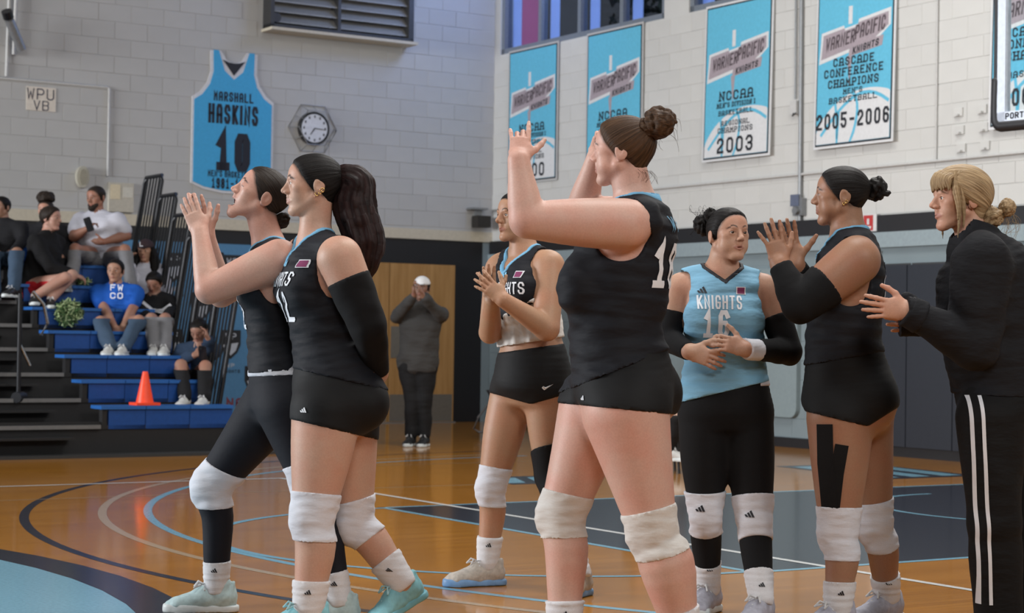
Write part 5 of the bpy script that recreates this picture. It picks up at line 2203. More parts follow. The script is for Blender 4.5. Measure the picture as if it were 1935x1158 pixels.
def player_b():
    P = Person(7.0, 22, 'player numbered 12 with long dark ponytail and one long black arm sleeve, walking', (.50, .315, .23), 'b')
    P.face(P.p(589, 351, 0), 7, 2, .232, neck=P.p(594, 452, .01), neck_r=.056, nose=.95, brow=1.3, hair_col=(.012, .008, .007))
    P.trunk([(607, 455, 0, 36, .10), (605, 492, 0, 60, .15), (603, 545, 0, 63, .145), (611, 600, 0, 61, .13), (622, 650, 0, 64, .13),
             (634, 708, 0, 79, .165), (636, 758, 0, 79, .17), (628, 795, 0, 66, .15)])
    for y in (1, -1):
        P.blob(P.p(560, 545, -.02) + P.L * .07 * y, (.055, .065, .07), .045)
        P.blob(P.p(676, 760, 0) + P.L * .085 * y, (.085, .09, .095), .05)
    P.torso.cap(P.p(602, 458, 0), P.p(634, 478, -.13), .048, .052, .03)
    P.torso.cap(P.p(598, 458, 0), P.p(574, 476, .13), .048, .052, .03)
    P.arm('L', P.p(642, 488, -.165), P.p(695, 615, -.17), P.p(716, 706, -.04), (42, 39, 33, 30, 18))
    P.arm('R', P.p(572, 482, .16), P.p(585, 600, .2), P.p(640, 690, .16), (36, 32, 28, 26, 16))
    P.hand('L', P.p(716, 770, .05) - P.p(716, 706, -.04), -X_, Y_, .165, curl=[(.3, .5, .3)] * 4)
    P.leg('L', P.p(618, 775, -.09), P.p(592, 975, -.13), P.ank(583, -.15), (66, 57, 44, 38, 38, 25))
    P.leg('R', P.p(652, 775, .09), P.p(668, 985, .12), P.p(757, 1100, .10), (64, 54, 42, 36, 34, 24))
    P.build_body()
    P.hair(HAIR_BLK, 's', pole=(-.5, 0, .22), thick=.035)
    q = P.hq
    P.lock('ponytail', [q(-.47, 0, .22), q(-.58, 0, .19), q(-.70, 0, .05), q(-.70, 0, -.30), P.p(690, 460, 0), P.p(688, 500, -.01), P.p(690, 528, -.01)],
           [P.m(14), P.m(22), P.m(34), P.m(40), P.m(37), P.m(26), P.m(6)], HAIR_RED, grooves=.07, gk=8, rip=.003)
    P.lock('hair_tie', [q(-.48, -.10, .24), q(-.55, -.0, .20), q(-.52, .10, .16)], [.016, .019, .016], M_SLEEVE, grooves=.0)
    P.jersey(M_JERSEY, ((520, 688), (720, 735)), (610, 600), P.p(562, 492, -.06), h=.0078)
    chest_print(P, P.p(552, 528, -.04), '12', P.p(548, 580, -.04), M_PRINT_W)
    chest_marks(P, P.p(545, 498, -.05), P.p(576, 498, -.14), M_PRINT_LB)
    o, fn = P.garment('shorts', [P.torso] + list(P.legs.values()), .006, [P.cutp((500, 670), (740, 690), (620, 760)), P.cutp((540, 790), (700, 828), (620, 700))], M_SHORT, .0100)
    P.logo3(P.p(573, 775, -.2), X_ * .96 - Y_ * .25, UP, .026, fn, M_PRINT_W, o)
    P.sleeve('L', .30, 1.97)
    for k in 'LR':
        P.knee_pad(k, M_WHITE, off=.006)
    P.sock('L', .095)
    P.sock('R', .105)
    P.shoe('L', (-1, -.35), M_SHOE_SKY, M_SOLE_S, M_LACE_S)
    P.shoe('R', (-.8, -.6), M_SHOE_SKY, M_SOLE_S, M_LACE_S, tilt=.42)
    er = Fld()
    for i, dx in enumerate((0, .045, .085)):
        c = q(-.085 - dx, .345, -.145 + .03 * i)
        pp = [c + P.hH * (.028 * math.cos(t) * P.hF + .035 * math.sin(t) * P.hU) for t in np.linspace(0, 6.28, 10)]
        er = Fld()
        er.chain(pp, [.0016] * 10, 0)
        lo, hi = er.box()
        V, Q = polygonize(er.ev, lo, hi, .0012)
        np_mesh('earring', V, Q, M_GOLD, P.root)
    return P


def player_c():
    P = Person(8.25, 42, 'player in gathered white hem jersey with bare midriff clapping, behind the pointing player', (.40, .235, .145), 'c')
    P.face(P.p(976, 410, 0), 34, 2, .222, neck=P.p(990, 472, 0), neck_r=.055, hair_col=(.01, .007, .006))
    P.trunk([(994, 480, 0, 30, .09), (993, 507, 0, 54, .14), (992, 545, 0, 53, .135), (998, 592, 0, 53, .125), (1004, 640, 0, 57, .135),
             (1006, 690, 0, 68, .165), (1006, 730, 0, 71, .17), (1003, 760, 0, 55, .14)])
    for y in (1, -1):
        P.blob(P.p(968, 545, -.08) + P.L * .065 * y, (.05, .06, .065), .04)
        P.blob(P.p(1035, 735, .08) + P.L * .075 * y, (.08, .085, .085), .05)
    P.torso.cap(P.p(994, 482, 0), P.p(1032, 496, -.09), .044, .05, .03)
    P.torso.cap(P.p(990, 482, 0), P.p(950, 498, .09), .044, .05, .03)
    P.arm('L', P.p(1038, 502, -.10), P.p(1033, 620, -.20), P.p(950, 566, -.33), (29, 27, 24, 21, 14))
    P.arm('R', P.p(942, 508, .09), P.p(926, 628, -.04), P.p(930, 568, -.27), (26, 24, 21, 20, 14))
    P.hand('L', P.p(893, 512, -.34) - P.p(948, 563, -.33), Y_ * .9 - X_ * .3, UP + X_, .17, curl=[(.1, .15, .1), (.12, .2, .1), (.15, .25, .1), (.2, .25, .1)], splay=(.2, .05, -.08, -.2))
    P.hand('R', P.p(918, 500, -.26) - P.p(932, 566, -.27), -Y_ * .9 + X_ * .3, UP + X_, .17, curl=[(.15, .2, .1)] * 4, splay=(.15, .02, -.08, -.2), tspread=.9)
    P.leg('R', P.p(968, 745, .05), P.p(929, 918, .02), P.ank(921, .03), (42, 39, 30, 26, 25, 17))
    P.leg('L', P.p(1032, 745, -.05), P.p(1040, 900, -.05), P.ank(1095, -.28), (42, 38, 30, 27, 25, 17))
    P.build_body()
    P.hair(HAIR_BLK, 's', pole=(-.4, 0, -.2), thick=.03)
    P.bun(P.hq(-.5, 0, -.1), .04, HAIR_BLK, 6)
    P.jersey(M_JERSEY, ((940, 610), (1070, 540)), (990, 520), P.p(980, 515, -.09), h=.008)
    chest_print(P, P.p(972, 545, -.1), '', P.p(972, 580, -.1), M_PRINT_W)
    chest_marks(P, P.p(952, 520, -.1), P.p(1000, 519, -.12), M_PRINT_LB)
    hs = [P.arm_hole(k) for k in P.arms]
    P.garment('jersey_lining', [P.torso], .014, [P.cutp((940, 600), (1070, 530), (1000, 640)), P.cutp((940, 656), (1070, 636), (1000, 600))] + [(lambda Pt, f=f: -f.ev(Pt, .12)) for f in hs],
              M_CREAM, .007, rip=ripple(12, 42, .006, (1.4, 1.4, 1.0)))
    o, fn = P.garment('shorts', [P.torso] + list(P.legs.values()), .006, [P.cutp((930, 668), (1070, 648), (1000, 720)), P.cutp((925, 742), (1003, 764), (1000, 700)), P.cutp((1003, 764), (1095, 738), (1000, 700))], M_SHORT, .0100)
    sw = [(-.5, -.05), (-.28, -.25), (.5, .28), (-.2, -.08), (-.38, .1)]
    V, Q = poly2d([(a * .05, b * .05) for a, b in sw])
    P.print_('logo', V, Q, P.p(1035, 732, -.2), X_, UP, fn, M_PRINT_W, o)
    P.knee_pad('R', M_WHITE, off=.005)
    P.band('knee_sleeve', P.legs['L'], P.J['KL'] + unit(P.J['HL'] - P.J['KL']) * .12, P.J['KL'] + unit(P.J['AL'] - P.J['KL']) * .14, .007, M_SLEEVE)
    for k in 'LR':
        P.sock(k, .115)
        P.shoe(k, (-1, -.35) if k == 'R' else (-.5, -.9), M_SHOE_BEIGE, M_SOLE_B, M_LACE, accent=M_SWOOSH)
    return P


def player_d():
    P = Person(6.5, -21, 'player numbered 18 with messy brown bun raising an arm and pointing up', (.57, .36, .29), 'd')
    P.face(P.p(1174, 287, 0), -22, 2, .236, neck=P.p(1200, 385, .0), neck_r=.063, nose=.9, jaw=1.05, fat=.8, hair_col=(.05, .028, .018))
    P.trunk([(1212, 388, 0, 50, .12), (1203, 432, 0, 76, .165), (1174, 500, 0, 90, .175), (1168, 560, 0, 90, .17), (1162, 620, 0, 82, .165),
             (1168, 665, 0, 86, .17), (1178, 712, 0, 92, .19), (1180, 752, 0, 90, .19), (1172, 792, 0, 70, .165)])
    for y in (1, -1):
        P.blob(P.p(1112, 545, 0) + P.L * .08 * y, (.07, .085, .09), .05)
        P.blob(P.p(1222, 745, 0) + P.L * .10 * y, (.09, .10, .105), .05)
    P.torso.cap(P.p(1205, 392, 0), P.p(1210, 415, -.15), .058, .064, .03)
    P.torso.cap(P.p(1205, 392, 0), P.p(1196, 415, .15), .058, .064, .03)
    P.arm('L', P.p(1180, 424, -.185), P.p(996, 416, -.27), P.p(980, 303, -.26), (48, 45, 33, 31, 20))
    P.arm('R', P.p(1180, 420, .20), P.p(1098, 400, .32), P.p(1126, 300, .22), (50, 42, 33, 30, 19))
    P.hand('L', P.p(986, 236, -.20) - P.p(982, 300, -.26), Y_, X_, .185, fat=.95,
           curl=[(.10, .05, .05), (.45, .9, .5), (.5, .9, .5), (.2, .3, .2)], splay=(-.02, 0, -.05, -.15), tcurl=.2, tspread=.8)
    P.hand('R', P.p(1148, 235, .25) - P.p(1126, 300, .22), -Y_, X_, .165, fat=1.1,
           curl=[(.15, .1, .05), (1.0, 1.3, .8), (1.0, 1.3, .8), (.9, 1.2, .8)], tcurl=.4)
    P.leg('L', P.p(1182, 778, -.10), P.p(1234, 1002, -.12), P.ank(1288, -.1), (82, 66, 51, 45, 52, 30))
    P.leg('R', P.p(1128, 772, .10), P.p(1062, 970, .10), P.ank(1066, .06), (74, 60, 48, 44, 42, 28))
    P.build_body()
    P.hair(HAIR_BRN, 's', pole=(-.42, 0, .38), thick=.05, nape=-.44)
    q = P.hq
    P.bun(q(-.58, 0, .40), .060, HAIR_BRN, 3, loops=9)
    P.bun(q(-.40, .06, .34), .042, HAIR_BRN, 8, loops=6, name='hair_curl')
    rs = np.random.RandomState(5)
    sp = []
    for i in range(26):
        a = q(-.58 + rs.uniform(-.1, .1), rs.uniform(-.2, .2), .40 + rs.uniform(-.1, .1))
        dv = unit(rs.normal(size=3)) * .055
        sp.append(([a, a + dv, a + dv * 1.25 + np.array([0, 0, -.02]), a + dv * 1.1 + np.array([.01, 0, -.045])], .0008))
    for i in range(14):
        a = q(-.35 + rs.uniform(-.1, .1), rs.uniform(-.2, .2), -.26)
        sp.append(([a, a + P.hF * -.02 - UP * .02, a + P.hF * rs.uniform(-.04, .01) - UP * .045], .0007))
    P.wisps(HAIR_BRN, sp)
    hs = [P.arm_hole('L', .100, .110, .012, .015), P.arm_hole('R', .100, .110, .012, .015)]
    P.jersey(M_JERSEY, ((1060, 742), (1290, 650)), (1160, 560), P.p(1120, 450, 0), h=.0078, holes=hs, nr=.08, amp=.0035)
    chest_print(P, P.p(1272, 430, 0), '18', P.p(1265, 503, -.03) + P.L * .06, M_PRINT_W, right=-P.L, wordmark=False, nh=.155, nw=.07)
    V, Q = LETTERS('W P U', .05, .035)
    P.print_('lettering', V, Q, P.p(1280, 425, 0), -P.L, UP, P.jfn, M_TRIM, P.jo)
    o, fn = P.garment('shorts', [P.torso] + list(P.legs.values()), .006, [P.cutp((1050, 690), (1290, 640), (1180, 740)), P.cutp((1080, 764), (1260, 782), (1180, 700))], M_SHORT, .0100)
    P.logo3(P.p(1094, 752, -.15), unit(X_ * .6 - Y_), UP, .022, fn, M_PRINT_W, o)
    for k in 'LR':
        P.knee_pad(k, M_CREAM, off=.005, up=.075, dn=.085)
        P.sock(k, .075)
        P.shoe(k, (-1, -.1), M_SHOE_GREY, M_SOLE_W, M_LACE)
    return P


def player_e():
    P = Person(7.45, 92, 'player in light blue jersey numbered 16 with clasped hands and black leggings', (.46, .28, .195), 'e')
    P.face(P.p(1377, 444, 0), 116, 4, .214, neck=P.p(1363, 515, .02), neck_r=.056, mouth='part', hair_col=(.012, .008, .007), lip=(.26, .07, .065), cheek=1.03, jaw=1.05, fat=.3)
    P.trunk([(1363, 514, .02, 44, .065), (1363, 537, .02, 72, .085), (1366, 562, 0, 73, .10), (1368, 600, 0, 73, .105), (1370, 650, 0, 68, .10),
             (1370, 692, 0, 72, .10), (1371, 738, 0, 81, .115), (1372, 775, 0, 83, .12), (1372, 805, 0, 66, .10)])
    for y in (1, -1):
        P.blob(P.p(1368, 602, -.075) + P.L * .075 * y, (.05, .065, .065), .05)
        P.blob(P.p(1372, 775, .07) + P.L * .08 * y, (.075, .085, .085), .05)
    P.torso.cap(P.p(1363, 516, .02), P.p(1440, 538, .02), .042, .045, .03)
    P.torso.cap(P.p(1363, 516, .02), P.p(1288, 536, .02), .042, .045, .03)
    P.arm('R', P.p(1283, 548, .02), P.p(1263, 640, .02), P.p(1302, 664, -.16), (27, 25, 22, 21, 15))
    P.arm('L', P.p(1448, 550, .02), P.p(1490, 664, -.03), P.p(1408, 660, -.19), (28, 27, 24, 22, 15))
    P.hand('R', P.p(1372, 688, -.20) - P.p(1302, 664, -.16), Y_, UP, .165, curl=[(.25, .4, .2)] * 4, splay=(.1, .02, -.06, -.15), tcurl=.5)
    P.hand('L', P.p(1340, 640, -.22) - P.p(1406, 660, -.20), Y_ - UP * .3, UP, .165, curl=[(.45, .5, .3)] * 4, splay=(.1, .02, -.06, -.15), tspread=1.1)
    P.leg('R', P.p(1330, 790, 0), P.p(1333, 968, -.02), P.ank(1339, .1), (46, 43, 33, 27, 27, 18), bend=Y_)
    P.leg('L', P.p(1413, 790, 0), P.p(1425, 978, -.06), P.ank(1438, -.2), (46, 43, 35, 29, 28, 19), bend=Y_)
    P.build_body()
    P.hair(HAIR_BLK, 's', pole=(-.5, -.1, .1), thick=.035)
    q = P.hq
    P.bun(P.p(1328, 425, .08), .044, HAIR_BLK, 11, loops=9)
    P.bun(P.p(1342, 408, .04), .03, HAIR_BLK, 12, loops=7, name='hair_curl')
    rs = np.random.RandomState(8)
    sp = []
    for i in range(30):
        a = P.p(1328 + rs.uniform(-14, 18), 415 + rs.uniform(-18, 15), .06)
        dv = unit(rs.normal(size=3) * [1, .5, 1]) * .04
        sp.append(([a, a + dv, a + dv * 1.2 + np.array([.008, 0, .012]), a + dv * 1.3 + np.array([.016, 0, 0])], .0008))
    P.wisps(HAIR_BLK, sp)
    P.jersey(M_BLUEJ, ((1270, 764), (1470, 716)), (1370, 620), P.p(1371, 528, -.1), trim=M_PRINT_K, h=.0065, amp=.0032, off=.013)
    chest_print(P, P.p(1358, 571, -.1), '16', P.p(1351, 612, -.1), M_PRINT_W, h=.054, w=.021, nh=.108, nw=.044)
    chest_marks(P, P.p(1326, 548, -.1), P.p(1400, 549, -.1), M_PRINT_K)
    P.garment('undershirt', [P.torso] + list(P.legs.values()), .010, [P.cutp((1270, 740), (1470, 728), (1370, 640)), plane(P.p(1432, 700, 0), -X_), P.cutp((1270, 690), (1470, 690), (1370, 760))], M_WHITE, .007)
    P.garment('leggings', [P.torso] + list(P.legs.values()), .005, [P.cutp((1250, 700), (1490, 690), (1370, 800)), plane(P.J['AL'] + UP * .075, -UP)], M_SLEEVE, .0100)
    P.sleeve('R', .42, 1.99)
    P.sleeve('L', .42, 1.72)
    P.sleeve('L', 1.70, 1.98, mat=M_WHITE, name='wrist_tape', off=.0065)
    for k in 'LR':
        o, fn = P.knee_pad(k, M_WHITE, off=.011, front=-Y_)
        P.logo3(P.J['K' + k] + UP * .02 - X_ * .03 - Y_ * .06, X_, UP, .035, fn, M_PRINT_K, o)
        P.sock(k, .11)
        P.shoe(k, (-.55, -1), M_SHOE_GREY, M_SOLE_W, M_LACE)
    return P


def player_f():
    P = Person(7.2, -8, 'player with sleek black bun, black elbow sleeves and black kinesiology tape on the thigh', (.31, .170, .105), 'f')
    P.face(P.p(1587, 371, 0), -14, 2, .226, neck=P.p(1602, 440, 0), neck_r=.060, nose=.92, hair_col=(.008, .006, .005), lip=(.20, .06, .05), fat=.5)
    P.trunk([(1614, 446, 0, 38, .11), (1608, 490, 0, 57, .16), (1601, 540, 0, 64, .16), (1597, 590, 0, 65, .155), (1593, 640, 0, 65, .15),
             (1598, 690, 0, 74, .165), (1604, 738, 0, 85, .18), (1604, 772, 0, 84, .18), (1596, 805, 0, 62, .155)])
    for y in (1, -1):
        P.blob(P.p(1555, 555, 0) + P.L * .075 * y, (.055, .07, .07), .045)
        P.blob(P.p(1645, 755, 0) + P.L * .09 * y, (.09, .095, .10), .05)
    P.torso.cap(P.p(1610, 450, 0), P.p(1622, 472, -.14), .050, .056, .03)
    P.torso.cap(P.p(1610, 450, 0), P.p(1614, 472, .14), .050, .056, .03)
    P.arm('L', P.p(1618, 492, -.18), P.p(1512, 577, -.20), P.p(1474, 500, -.14), (45, 42, 32, 30, 19))
    P.arm('R', P.p(1606, 488, .18), P.p(1545, 578, .13), P.p(1502, 500, -.02), (42, 38, 31, 28, 18))
    P.hand('L', P.p(1450, 398, -.12) - P.p(1474, 497, -.14), Y_, X_, .190, curl=[(.03, .06, .04)] * 4, splay=(.12, -.01, -.12, -.40), tspread=.7, tcurl=.3)
    P.hand('R', P.p(1474, 385, -.04) - P.p(1502, 495, -.02), -Y_, X_, .190, curl=[(.03, .06, .04)] * 4, splay=(.12, .03, -.05, -.15), tspread=1.1, tcurl=.05)
    P.leg('L', P.p(1588, 790, -.08), P.p(1585, 1000, -.10), P.ank(1583, -.12), (63, 53, 41, 34, 32, 22))
    P.leg('R', P.p(1628, 790, .08), P.p(1652, 985, .08), P.ank(1676, .2), (60, 50, 39, 33, 31, 21))
    P.build_body()
    P.hair(HAIR_BLK, 's', pole=(-.5, 0, .14), thick=.03)
    P.bun(P.p(1657, 357, .02), .050, HAIR_BLK, 21, loops=8, squash=1.05)
    P.jersey(M_JERSEY, ((1500, 694), (1700, 660)), (1595, 580), P.p(1555, 480, 0), h=.0078, holes=[P.arm_hole('L', .095, .13, .04, .02), P.arm_hole('R', .095, .13, .04, .02)], nr=.07)
    chest_print(P, P.p(1660, 470, 0), '8', P.p(1668, 545, 0), M_PRINT_W, right=-P.L, wordmark=False, nh=.2, nw=.12)
    o, fn = P.garment('shorts', [P.torso] + list(P.legs.values()), .006, [P.cutp((1500, 672), (1700, 650), (1600, 740)), P.cutp((1500, 772), (1640, 806), (1600, 700)), P.cutp((1640, 806), (1700, 768), (1600, 700))], M_SHORT, .0100)
    P.sleeve('L', .52, 1.98)
    P.sleeve('R', .55, 1.95)
    legfn = lambda Pt, mg: P.legs['L'].ev(Pt, mg)
    c0 = P.p(1580, 900, -.3)
    for pts, w in (([(1569, 818), (1571, 880), (1579, 962)], .053), ([(1598, 856), (1591, 900), (1585, 962)], .050)):
        V, Q = stroke_poly([((P.p(a, b, -.3) - c0)[0], (P.p(a, b, -.3) - c0)[2]) for a, b in pts], w, .012)
        P.print_('kinesiology_tape', np.array(V), np.array(Q), c0, X_, UP, legfn, M_SLEEVE, P.root, .0035)
    for k in 'LR':
        P.knee_pad(k, M_WHITE, off=.005, up=.085, dn=.115)
        P.sock(k, .09)
        P.shoe(k, (-.9, -.5) if k == 'L' else (-.8, -.6), M_SHOE_GREY, M_SOLE_W, M_LACE)
    q = P.hq
    for i in range(2):
        c = q(-.10 - .04 * i, .345, -.14 + .03 * i)
        er = Fld()
        er.chain([c + P.hH * (.02 * math.cos(t) * P.hF + .028 * math.sin(t) * P.hU) for t in np.linspace(0, 6.28, 9)], [.0014] * 9, 0)
        lo, hi = er.box()
        V, Q = polygonize(er.ev, lo, hi, .0012)
        np_mesh('earring', V, Q, M_GOLD, P.root)
    return P


def coach():
    P = Person(6.95, 6, 'blonde coach in a black zip jacket and striped black track pants at the right edge', (.52, .31, .22), 'g')
    P.face(P.p(1812, 378, 0), 8, 1, .232, neck=P.p(1838, 452, 0), neck_r=.054, nose=1.0, smile=.3, hair_col=(.12, .07, .04))
    P.trunk([(1850, 462, 0, 46, .11), (1862, 505, 0, 78, .165), (1866, 580, 0, 86, .17), (1872, 650, 0, 84, .165), (1882, 715, 0, 76, .165),
             (1888, 765, 0, 72, .17), (1888, 800, 0, 62, .15)])
    P.torso.cap(P.p(1848, 462, 0), P.p(1856, 482, -.13), .055, .06, .03)
    P.torso.cap(P.p(1848, 462, 0), P.p(1850, 482, .13), .055, .06, .03)
    P.arm('L', P.p(1856, 500, -.17), P.p(1842, 655, -.20), P.p(1716, 588, -.22), (50, 46, 38, 31, 19))
    P.arm('R', P.p(1848, 500, .17), P.p(1850, 650, .16), P.p(1752, 612, -.06), (48, 44, 36, 30, 18))
    P.hand('L', P.p(1622, 575, -.22) - P.p(1712, 587, -.22), Y_, UP, .185, curl=[(.05, .1, .05)] * 4, splay=(.12, .03, -.08, -.2), tspread=1.0, tcurl=.4)
    P.hand('R', P.p(1660, 605, -.10) - P.p(1748, 612, -.06), -Y_, UP, .185, curl=[(.05, .1, .05)] * 4, tspread=1.0)
    P.leg('L', P.p(1874, 790, -.09), P.p(1878, 985, -.10), P.ank(1888, -.05, .05), (60, 54, 47, 46, 44, 42), calf=.0)
    P.leg('R', P.p(1915, 790, .09), P.p(1930, 985, .10), P.ank(1945, .15, .05), (60, 54, 47, 46, 44, 42), calf=.0)
    P.build_body()
    P.hair(HAIR_BLD, 's', pole=(-.55, 0, -.16), thick=.085, grooves=.006, nape=-.42, line=[(-.9, -.2), (-.36, -.2), (-.12, -.14), (-.06, .02), (.0, .1), (.12, .2), (.2, .28), (.3, .36), (.4, .5), (.9, .9)])
    q = P.hq
    P.bun(P.p(1902, 393, 0), .036, HAIR_BLD, 31, loops=8)
    P.bun(P.p(1874, 410, 0), .048, HAIR_BLD, 33, loops=6, name='hair_coil')
    rs = np.random.RandomState(3)
    for i in range(16):                                   # fringe over the brow and temple
        y = (i - 7.5) / 7.5 * .30
        z0, x0 = .50 - .25 * abs(y), .20 - .2 * abs(y)
        P.lock('fringe_lock', [q(x0 - .1, y * .8, z0), q(x0 + .17 - .3 * y * y, y, z0 - .12), q(.395 - 1.1 * y * y, y * 1.08, .24), q(.40 - 1.15 * y * y, y * 1.12, .12 + .02 * (i % 3))],
               [.010, .012, .009, .002], HAIR_BLD, grooves=.1, gk=4, seed=i + 2, h=.0034)
    for (yy, sd, ln, xx) in ((.33, 3, -.62, .10), (.34, 4, -.48, .04), (-.33, 5, -.6, .12), (.36, 6, -.35, .13)):
        P.lock('face_strand', [q(xx + .05, yy * .75, .42), q(xx + .07, yy * .98, .15), q(xx + .02, yy * 1.06, -.15), q(xx + .03 + .03 * math.sin(sd), yy * 1.03, ln)], [.008, .011, .008, .0015], HAIR_BLD, grooves=.1, gk=4, seed=sd, h=.0034)
    P.wisps(HAIR_BLD, [([P.p(1895 + rs.uniform(-10, 25), 400 + rs.uniform(-20, 20), 0), P.p(1905 + rs.uniform(-10, 25), 420 + rs.uniform(-10, 20), 0), P.p(1892 + rs.uniform(-12, 30), 445 + rs.uniform(-10, 25), 0)], .0008) for i in range(18)])
    M_JKT = cloth('black_jacket_knit', (.0085, .009, .0115), .8, .5)
    nh = Fld()
    nh.cap(P.J['neck'] + UP * .2, P.J['neck'] + UP * .02 + P.hF * .02, .062, .060, .01)
    colr = Fld()
    N = P.J['neck']
    colr.cap(N - UP * .02, N + UP * .055 - P.F * .015, .078, .066, .02)
    neg = lambda f: (lambda Pt: -f.ev(Pt, .12))
    o, fn = P.garment('jacket', [P.torso, colr] + list(P.arms.values()) + list(P.legs.values()), .014,
                      [P.cutp((1780, 742), (1960, 752), (1880, 600)), neg(nh), plane(N + UP * .065, UP - P.F * .3),
                       plane(P.J['EL'] + (P.J['WL'] - P.J['EL']) * 1.02, X_ * -1)], M_JKT, .008, rip=ripple(7, 24, .005, (1, 1, 1.5)))
    P.sleeve('L', 1.80, 2.03, mat=M_JKT, off=.019, name='cuff')
    o, fn = P.garment('track_pants', [P.torso] + list(P.legs.values()), .010, [P.cutp((1760, 725), (1960, 735), (1880, 900)), plane(UP * .03, -UP)],
                      cloth('black_track_pants', (.005, .005, .0055), .8, .4), .009, rip=ripple(17, 22, .004, (1, 1, .6)))
    for dx in (0, 19):
        pts = [P.p(1850 + dx, 752, -.3), P.p(1855 + dx, 850, -.3), P.p(1862 + dx, 960, -.3), P.p(1869 + dx, 1060, -.3), P.p(1875 + dx, 1152, -.3)]
        c = pts[0]
        V, Q = stroke_poly([((p - c)[0], (p - c)[2]) for p in pts], .012, .012)
        P.print_('side_stripe', np.array(V), np.array(Q), c, X_, UP, fn, M_PRINT_W, o, .002, .0)
    rg = Fld()
    k0 = P.J['handL']
    for k in 'LR':
        P.shoe(k, (-1, -.3), flat('tan_shoe', (.30, .15, .08), .6), M_SOLE_W, M_LACE)
    return P

# ------------------------------------------------------------------ spectators on the bleachers and people behind
def depth_u(px, py, u):
    r = CF * FPX + CR * (px - IW / 2) + CU * (IH / 2 - py)
    return (r * (u / (r @ D1)))[1]


def onlooker(label, D, face, head, hip, sh=.18, yaw=None, pitch=0, H=.225, tone=(.42, .25, .165), nm='x', arms=None, legs=None, top=None, sleeve='long', pants=None,
             pant_len='long', shoe=None, girth=1.0, hair=None, hair_kw=None, neck_dz=0.0, shoe_dir=None, chestF=0.0, shoe_z=(None, None), h=.015, hf=.0066, hands=True, lean=0.0, full=True):
    """a small distant figure; head, hip, limbs are (px, py, dz)"""
    P = Person(D, face, label, tone, nm, h=h, hf=hf)
    hd = P.p(*head)
    hp = P.p(*hip)
    yaw = face if yaw is None else yaw
    a = math.radians(yaw)
    Fh = np.array([-math.cos(a), -math.sin(a), 0])
    up = unit(hd - hp)
    nk = hd - Fh * H * .12 - UP * H * .62
    nk = nk + (hp - nk) * .02
    g = girth
    P.face(hd, yaw, pitch, H, neck=nk, neck_r=.055 * (.9 + .1 * g), full=full, zone=True)
    ax = hp - nk
    L = P.L
    pts = [nk + ax * t + P.F * f for t, f in ((.02, 0), (.16, .0), (.38, .015 + chestF), (.62, .01 + chestF), (.85, .0), (1.0, 0))]
    P.torso.tube(pts, [(.08, .06), (sh * .92, .09 * g), (sh * .90 * g, .115 * g), (sh * .82 * g, .115 * g), (sh * .92 * g, .125 * g), (sh * .88 * g, .12 * g)], 3, .006, u=L, cf=.5)
    sl, sr = nk + ax * .16 + L * sh, nk + ax * .16 - L * sh
    P.torso.cap(nk, sl - L * .02, .055, .058, .03)
    P.torso.cap(nk, sr + L * .02, .055, .058, .03)
    k = D / FPX
    ar = [.060 * g / k, .054 * g / k, .043 * g / k, .041 * g / k, .030 / k]
    for key, S in (('L', sl), ('R', sr)):
        E, W = arms[key][:2]
        P.arm(key, S, P.p(*E), P.p(*W), ar)
        if hands and len(arms[key]) > 2:
            fd, pn, th, cu = arms[key][2]
            P.hand(key, fd, pn, th, .18, curl=[(cu, cu * 1.2, cu * .7)] * 4, zone=False)
    lr = [.088 * g / k, .080 * g / k, .062 / k, .058 / k, .055 / k, .042 / k]
    for key, sgn in (('L', 1), ('R', -1)):
        K, A = legs[key][:2]
        P.leg(key, hp + L * sgn * .09, P.p(*K), P.p(*A), lr, calf=.005)
    P.h = h
    P.zones = [(c, r, 1.0) for c, r, _ in P.zones[:1]]
    P.build_body()
    N = P.J['neck']
    nh = Fld()
    nh.cap(N + UP * .15, N + UP * .01, .062, .064, .01)
    rip = ripple(len(label), 20, .006)
    ar = [x * k for x in ar]
    lr = [x * k for x in lr]
    if top is not None:
        sl_ = []
        for key in 'LR':
            S, E, W = P.J['S' + key], P.J['E' + key], P.J['W' + key]
            f = Fld()
            if sleeve == 'long':
                f.tube([S, S + .5 * (E - S), E], [ar[0], ar[1], ar[2]], 3, .002)
                f.tube([E, E + .3 * (W - E), W - unit(W - E) * .03], [ar[2], ar[3], ar[4] * 1.15], 3, .004)
            else:
                f.cap(S, S + .62 * (E - S), ar[0] * 1.05, ar[1] * 1.1, .01)
            sl_.append(f)
        P.garment('top', [P.torso] + sl_, .015, [lambda Pt: -nh.ev(Pt, .12), plane(hp - UP * .10, -UP)], top, h, rip=rip, k=.03)
    if pants is not None:
        lf_ = []
        for key in 'LR':
            Hh, K, A = P.J['H' + key], P.J['K' + key], P.J['A' + key]
            f = Fld()
            if pant_len == 'long':
                f.tube([Hh, Hh + .4 * (K - Hh), Hh + .8 * (K - Hh), K], [lr[0], lr[1], lr[2] * 1.04, lr[3] * 1.08], 3, .002)
                f.tube([K, K + .5 * (A - K), A - unit(A - K) * .02], [lr[3] * 1.08, lr[4] * 1.06, lr[5] * 1.25], 3, .004)
            else:
                f.cap(Hh, Hh + .72 * (K - Hh), lr[0], lr[2] * 1.2, .01)
            lf_.append(f)
        P.garment('trousers' if pant_len == 'long' else 'shorts', [P.torso] + lf_, .011, [plane(hp + UP * .08, UP)], pants, h, rip=ripple(3, 22, .005), k=.03)
    if shoe is not None:
        for i, key in enumerate('LR'):
            A = P.J['A' + key]
            P.shoe(key, (shoe_dir or P.F)[:2], shoe, M_SOLE_W, M_LACE, z0=(A[2] - .09) if shoe_z[i] is None else shoe_z[i], h=.013)
    if hair is not None:
        P.hair(hair, 's', h=.007, grooves=.004, **(hair_kw or {}))
    return P


